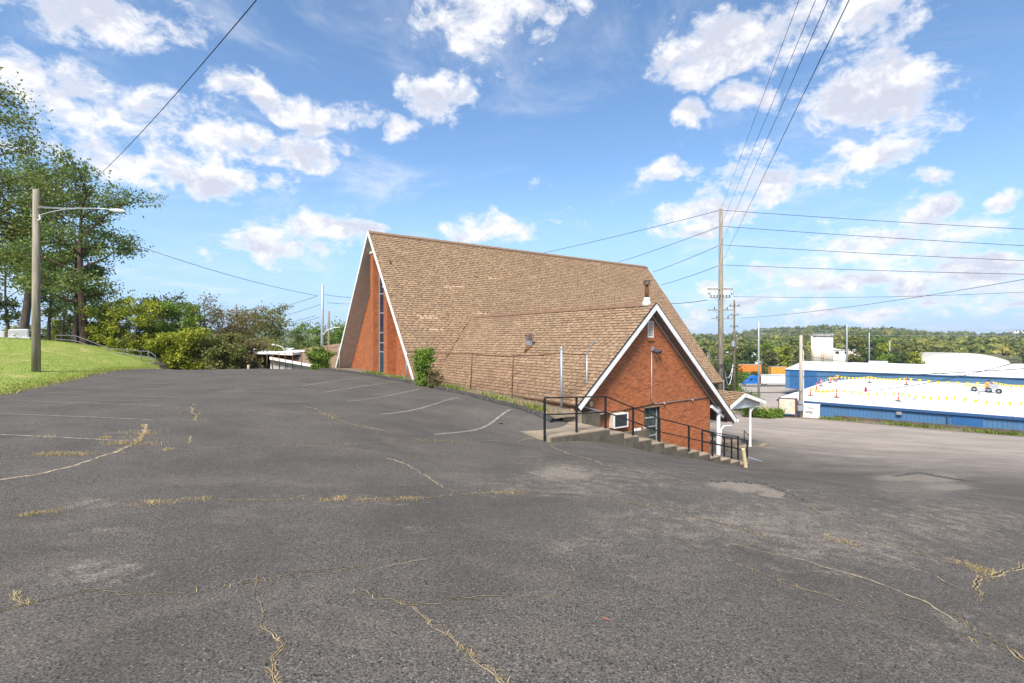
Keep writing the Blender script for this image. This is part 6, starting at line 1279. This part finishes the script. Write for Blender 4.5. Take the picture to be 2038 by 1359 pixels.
for i in range(3):
    c = at(303 + i * 5, 721 + i * 2.2, 40); mb = MB(); mb.box(c.x - .15, c.x + .35, c.y - .6, c.y + .6, c.z - .5, c.z); setp(mb.build('bank_step', M_conc), ('upper', 'middle', 'lower')[i] + ' concrete step at the end of the bank handrail', 'step', 'steps at the far end of the bank')
# ------------------------------------------------------------------ trees
def leaf_quads(C, n_per, rad, size, flat=.8, seed=0, up=.4, tone_c=None):
    g = np.random.default_rng(seed); C = np.asarray(C, float); m = len(C); n = m * n_per; idx = np.repeat(np.arange(m), n_per)
    r_ = np.asarray(rad, float) * np.ones(m); p = g.normal(0, .5, (n, 3)); p[:, 2] *= flat; p = C[idx] + p * r_[idx][:, None]
    nr = g.normal(0, 1, (n, 3)); nr[:, 2] += up; nr /= np.linalg.norm(nr, axis=1)[:, None]
    t = np.cross(nr, g.normal(0, 1, (n, 3))); t /= np.linalg.norm(t, axis=1)[:, None] + 1e-9; b = np.cross(nr, t)
    s = size * g.uniform(.6, 1.3, n)[:, None]; k = .55
    V_ = np.stack([p - t * s, p - b * s * k, p + t * s, p + b * s * k], 1).reshape(-1, 3); F_ = (np.arange(n)[:, None] * 4 + np.arange(4))
    tc = g.uniform(0, 1, m) if tone_c is None else tone_c; T_ = np.clip(tc[idx] * .65 + g.uniform(0, .4, n), 0, 1); return V_, F_, T_
def limb(mb, p, d, length, r0, r1, rr, bend=.25, n=5, gravity=0.):
    P = [Vector(p)]; dd = Vector(d).normalized()
    for i in range(n):
        dd = (dd + Vector((rr.gauss(0, bend), rr.gauss(0, bend), rr.gauss(0, bend * .6) + gravity)) * .5).normalized(); P.append(P[-1] + dd * length / n)
    mb.tube(P, [r0 + (r1 - r0) * i / n for i in range(n + 1)], 6 if r0 < .12 else 9, False); return P, dd
def deciduous(name, label, base, h, spread, leaf, seed, trunk_r=.3, first=.3, nl=8, clumps=3, n_per=40, rad=1.1, size=.16, bark=None, group=None, up=.45, trunks=1, droop=0., cat='tree'):
    rr = random.Random(seed); e = empty(name, base, label, cat, group); mb = MB(); C = []; base = Vector(base)
    for tk_ in range(trunks):
        P, d = limb(mb, base - Vector((0, 0, .3)) + Vector((rr.gauss(0, .25) * (tk_ > 0), rr.gauss(0, .25) * (tk_ > 0), 0)), (rr.gauss(0, .06), rr.gauss(0, .06), 1), h * .88, trunk_r, trunk_r * .18, rr, .07, 9)
        for i in range(nl):
            f = first + (.97 - first) * (i + rr.random() * .6) / nl; j = min(len(P) - 2, int(f * (len(P) - 1))); p = P[j].lerp(P[j + 1], f * (len(P) - 1) - j); a = i * 2.4 + rr.uniform(-.5, .5)
            k = math.sin(math.pi * min(1, .28 + .72 * (1 - f) / (1 - first) * .9 + .05)) if f > first else 1; ln = spread * (.45 + .6 * k) * rr.uniform(.75, 1.15)
            Q, dq = limb(mb, p, (math.cos(a), math.sin(a), up + f * .5 + rr.uniform(-.2, .2)), ln, trunk_r * .34 * (1.2 - f * .7), .025, rr, .3, 6, -droop)
            for s_ in range(clumps):
                t = .45 + .55 * (s_ + rr.random()) / clumps; jj = min(len(Q) - 2, int(t * (len(Q) - 1))); q = Q[jj].lerp(Q[jj + 1], t * (len(Q) - 1) - jj); b = rr.uniform(0, 6.28); ll = spread * .38 * rr.uniform(.5, 1.2)
                S, ds = limb(mb, q, (math.cos(b), math.sin(b), .35 + rr.uniform(-.4, .4)), ll, .035, .012, rr, .35, 4); C += [S[2], S[3], S[4]]
            C.append(Q[-1]); C.append(Q[-2])
        C.append(P[-1]); C.append(P[-2])
    mb.build('trunk', bark or M_bark, e, smooth=True); v_, f_, t_ = leaf_quads([tuple(c) for c in C], n_per, rad * np.random.default_rng(seed).uniform(.6, 1.25, len(C)), size, .7, seed)
    link('crown', mesh_np('crown', v_, f_, leaf, t_), e); return e
L_oak = leafmat('oak_leaf', (.075, .11, .03), (.15, .18, .05), (.28, .27, .08)); L_pine = leafmat('pine_needles', (.06, .105, .03), (.12, .175, .05), (.25, .27, .07)); L_yel = leafmat('yellow_green_leaf', (.13, .17, .012), (.26, .29, .02), (.42, .4, .05))
L_brown = leafmat('brown_leaf', (.13, .10, .045), (.2, .15, .07), (.2, .21, .06)); L_olive = leafmat('olive_leaf', (.09, .11, .03), (.17, .18, .05), (.27, .25, .08)); L_dark = leafmat('dark_leaf', (.03, .055, .014), (.06, .095, .022), (.12, .15, .03)); L_bright = leafmat('bright_leaf', (.07, .14, .02), (.14, .23, .03), (.25, .32, .05))
def gp(px, D): p = at(px, HY, D); return Vector((p.x, p.y, gz(p.x, p.y)))
deciduous('oak_tree', 'tallest broad oak cut by the left edge of the view', gp(-35, 50), 25, 6.4, L_oak, 3, .5, .3, 15, 5, 46, 1.55, .17)
deciduous('oak_tree', 'tall oak with a leaning dark trunk behind the headstone', gp(42, 52), 19.5, 4.2, L_oak, 8, .42, .32, 14, 4, 52, 1.5, .17)
deciduous('pine_tree', 'large pine with a reddish trunk at the right end of the bank', gp(168, 44), 14.8, 5.1, L_pine, 21, .36, .2, 19, 4, 58, .95, .12, M_pinebark, up=.15)
deciduous('pine_tree', 'second slimmer pine trunk close beside the large reddish pine', gp(150, 45.5), 11.5, 2.8, L_pine, 31, .3, .4, 9, 3, 52, .95, .12, M_pinebark, up=.2)
deciduous('slender_tree', 'slender leafy tree right behind the light pole', gp(97, 56), 15, 3.6, L_oak, 44, .18, .25, 10, 3, 30, 1., .17)
deciduous('slender_tree', 'thin tree between the light pole and the pines', gp(122, 60), 12.5, 3.2, L_olive, 45, .15, .2, 9, 3, 26, .9, .17)
deciduous('slender_tree', 'thin bent tree left of the light pole on the bank', gp(22, 60), 13.5, 3.5, L_dark, 46, .2, .25, 9, 3, 28, 1., .18)
deciduous('conifer_shrub', 'bushy yellow-green conifer just past the bank handrail', gp(262, 43), 4.6, 2.0, L_yel, 51, .12, .06, 12, 3, 34, .5, .1, cat='shrub')
deciduous('conifer_shrub', 'smaller yellow-green conifer below the large pine', gp(222, 44.5), 4.0, 1.9, L_yel, 52, .1, .05, 10, 3, 32, .5, .1, cat='shrub')
deciduous('pine_tree', 'light green rounded pine in the middle of the left tree line', gp(358, 46), 5.5, 2.2, L_bright, 61, .16, .25, 12, 4, 36, .6, .11)
deciduous('leafy_tree', 'olive tree with forked bare limbs left of the light green pine', gp(318, 50), 5.4, 2.3, L_olive, 62, .16, .2, 10, 3, 24, .7, .12, trunks=2)
deciduous('thinning_tree', 'sparse brown tree right of the light green pine', gp(425, 48), 5.3, 2.5, L_brown, 63, .15, .2, 12, 4, 12, .7, .1, trunks=2)
deciduous('thinning_tree', 'sparse brown tree with bare twigs left of the flat canopy', gp(478, 52), 5.2, 2.6, L_brown, 64, .15, .2, 12, 4, 13, .75, .1, trunks=2)
deciduous('leafy_tree', 'rounded olive tree above the flat canopy', gp(535, 62), 6.4, 3.1, L_olive, 65, .2, .25, 12, 4, 26, .8, .14)
deciduous('leafy_tree', 'dark green tree behind the wooden pole left of the church', gp(612, 88), 8.6, 4.2, L_dark, 66, .25, .15, 13, 4, 40, 1.1, .2)
deciduous('leafy_tree', 'bright green tree rising just left of the church gable', gp(668, 84), 9.5, 5.5, L_bright, 67, .3, .15, 14, 4, 40, 1.2, .2)
for i, (px, D_, h_, sp_, lf, lb_) in enumerate(((200, 47, 3.2, 2.2, L_dark, 'dark shrub under the large pine'), (292, 46, 4.6, 2.2, L_dark, 'dark shrub behind the handrail end'), (335, 43.5, 3.6, 1.9, L_yel, 'yellow-green shrub at the far edge of the lot'), (385, 44, 4.6, 2.2, L_yel, 'yellow-green shrub under the light green pine'), (440, 44, 4.4, 2.4, L_olive, 'wide olive shrub below the brown trees'), (492, 46, 4.2, 2.3, L_brown, 'brownish shrub below the brown trees'), (410, 48, 4.2, 2.3, L_dark, 'dark shrub behind the olive shrubs'), (465, 50, 4.5, 2.2, L_olive, 'olive shrub behind the tan bollard'), (545, 52, 4., 2.0, L_olive, 'olive shrub behind the canopy post'), (20, 66, 5, 3.2, L_yel, 'yellow-green shrub behind the leaning oak'), (75, 66, 5, 3., L_olive, 'olive shrub behind the light pole'), (130, 62, 5, 2.6, L_yel, 'yellow-green shrub left of the pine trunks'), (-30, 64, 5, 3., L_olive, 'olive shrub at the left edge'), (235, 52, 5, 2.6, L_olive, 'olive shrub behind the yellow-green conifers'))):
    deciduous('shrub', lb_, gp(px, D_) + Vector((0, 0, -.2)), h_ * .68, sp_ * .7, lf, 100 + i, .07, .04, 12, 3, 44, .55, .11, cat='shrub', group='shrubs of the left tree line')
# weed bush growing by the fence
b = at(843, 768, 24.6); b.z = H(b.x, b.y) + .05
deciduous('weed_bush', 'tall bright green weed bush at the corner of the church front', b, 2.0, .42, L_bright, 77, .02, .05, 12, 3, 24, .17, .05, up=1.3, trunks=3, cat='bush')
deciduous('weed_bush', 'dry brownish weeds right of the green bush', at(868, 772, 23.9), 1.1, .3, L_brown, 78, .015, .05, 8, 2, 9, .16, .04, up=.9, trunks=3, cat='bush')
deciduous('weed_bush', 'small green bush in front of the church left rake', at(645, 736, 35.6), 1.4, .7, L_bright, 79, .02, .05, 10, 2, 24, .25, .07, up=.8, trunks=3, cat='bush')
# shrubs by the road and yard
for i, (px, D_, h_, sp_, lf, lb_) in enumerate(((1478, 58, 1.7, 1.7, L_bright, 'rounded green shrub behind the entrance canopy'), (1459, 60, 1.6, 1.5, L_dark, 'dark green shrub left of the rounded shrub'), (1540, 51.5, .6, .9, L_bright, 'low green bush left of the slatted panel'), (1522, 51, .5, 1.0, L_bright, 'low green bush at the guy wire'), (1500, 52, .5, 1.0, L_dark, 'low bush behind the canopy post'), (1448, 150, 7, 3.6, L_bright, 'green tree beside the thinner wooden pole'), (1466, 228, 6, 4, L_dark, 'dark tree at the left end of the orange trailer'), (1440, 140, 9, 4.5, L_dark, 'dark tree behind the tall pole'), (1420, 160, 11, 5, L_olive, 'olive tree behind the far roof edge'), (1478, 192, 2.2, 3.5, L_bright, 'bright hedge bush in front of the left half of the orange trailer'), (1503, 194, 2.0, 3.5, L_dark, 'dark hedge bush in front of the right half of the orange trailer'))):
    deciduous('shrub' if h_ < 5 else 'yard_tree', lb_, gp(px, D_), h_, sp_ * .8, lf, 200 + i, .08, .05, 12, 3, 40, .45 * sp_, .09 if D_ < 80 else .35, cat='shrub' if h_ < 5 else 'tree')
# mid-distance valley trees: individuals
VT = [(1455, 235, 15, 7), (1490, 245, 13, 6), (1525, 255, 14, 7), (1560, 250, 13, 6), (1588, 275, 13, 6), (1700, 270, 19, 9), (1725, 285, 17, 8), (1745, 300, 18, 8), (1775, 290, 15, 8), (1800, 280, 14, 7), (1822, 275, 12, 6), (1790, 240, 9, 6), (1765, 240, 9, 5), (1820, 245, 9, 5), (1530, 235, 12, 5), (2045, 280, 12, 6)]
VLAB = ['leftmost valley tree behind the tall pole', 'valley tree above the left half of the orange trailer', 'valley tree above the gap between the trailers', 'valley tree above the amber trailer', 'valley tree just left of the silo', 'valley tree just right of the silo building', 'valley tree left of the crossarm steel pole', 'valley tree right of the crossarm steel pole', 'valley tree behind the shortest steel pole', 'valley tree right of the shortest steel pole', 'valley tree left of the arched fabric building', 'low bushy tree above the far warehouse ridge', 'low bushy tree below the crossarm steel pole', 'low bushy tree at the left end of the fabric building', 'small valley tree between the steel pole and the amber trailer', 'rightmost valley tree cut by the edge of the view', 'spare']
lfs = [L_olive, L_yel, L_dark, L_olive, L_bright]; protos = {}
for i, (px, D_, h_, sp_) in enumerate(VT):
    lf = lfs[(i * 7) % 5]
    vl = VLAB[i]
    deciduous('valley_tree', vl, gp(px, D_), h_, sp_ * .62, lf, 300 + i, .25, .1, 12, 3, 26, 1.7, .55, group='trees in the valley belt')
# wooded hills and distant woods: one mass
def woods(name, label, az0, az1, r0, r1, gap, hmin, hmax, leaf, seed, nq):
    g = np.random.default_rng(seed); pts_ = []; r = r0
    while r < r1:
        st = gap * (1 + (r - r0) / 900); n = int(np.radians(az1 - az0) * r / st)
        a = np.radians(az0 + (az1 - az0) * (np.arange(n) + g.uniform(-.4, .4, n)) / n); rr = r + g.uniform(-.5, .5, n) * st * 1.2
        pts_.append(np.stack([rr * np.tan(a), rr], 1)); r += st * 1.5
    P = np.concatenate(pts_); n = len(P); h = g.uniform(hmin, hmax, n); w = h * g.uniform(.36, .55, n); z = Tn(P[:, 0], P[:, 1]); c = np.stack([P[:, 0], P[:, 1], z + h * .55], 1)
    idx = np.repeat(np.arange(n), nq); m = n * nq; d = g.normal(0, 1, (m, 3)); d /= np.linalg.norm(d, axis=1)[:, None]; d[:, 2] = np.abs(d[:, 2]) * 1.1 - .25
    lump = .8 + .25 * np.sin(d[:, 0] * 5 + idx) * np.cos(d[:, 1] * 5 + idx * 1.7)
    p = c[idx] + d * np.stack([w, w, h * .5], 1)[idx] * (lump * g.uniform(.8, 1.05, m))[:, None]
    nr = d + g.normal(0, .45, (m, 3)); nr /= np.linalg.norm(nr, axis=1)[:, None]; t = np.cross(nr, g.normal(0, 1, (m, 3))); t /= np.linalg.norm(t, axis=1)[:, None]; b = np.cross(nr, t)
    s = (w[idx] * g.uniform(.15, .31, m))[:, None]; V_ = np.stack([p - t * s, p - b * s * .7, p + t * s, p + b * s * .7], 1).reshape(-1, 3)
    tone = np.clip(g.uniform(0, 1, n)[idx] * .75 + g.uniform(-.05, .3, m), 0, 1)
    setp(link(name, mesh_np(name, V_, np.arange(m)[:, None] * 4 + np.arange(4), leaf, tone)), label, 'woodland', kind='stuff')
L_wood = leafmat('hill_leaf', (.07, .105, .025), (.17, .19, .045), (.36, .31, .07)); L_far = leafmat('far_leaf', (.075, .105, .04), (.15, .175, .06), (.27, .26, .08))
woods('hillside_woods', 'mixed green and yellowing woods covering the near hillside on the right', 17, 50, 345, 720, 10.5, 9, 17, L_wood, 1, 150)
woods('ridge_woods', 'distant green woods on the far ridge at right', 14, 52, 720, 1500, 13, 9, 19, L_far, 2, 60)
woods('left_hill_woods', 'distant bluish woods on the hill left of the church', -34, -12, 420, 1500, 12, 9, 16, L_far, 3, 34)
woods('left_belt_woods', 'low belt of trees behind the left tree line', -52, -14, 110, 300, 9, 6, 9, L_wood, 4, 60)
# ------------------------------------------------------------------ haze over the valley
def build_haze():
    m = bpy.data.materials.new('haze'); m.use_nodes = True; T = NT(m.node_tree); T.n.clear(); out = T.new('ShaderNodeOutputMaterial'); pv = T.new('ShaderNodeVolumePrincipled')
    pv.inputs['Density'].default_value = .00013; pv.inputs['Color'].default_value = (.80, .88, 1., 1); pv.inputs['Anisotropy'].default_value = .2
    T.l.new(pv.outputs[0], out.inputs['Volume']); mb = MB(); mb.box(-5600, 5600, -5600, 5600, -70, 75)
    setp(mb.build('haze', m), 'thin bluish haze over the valley', 'haze', kind='stuff')
build_haze()
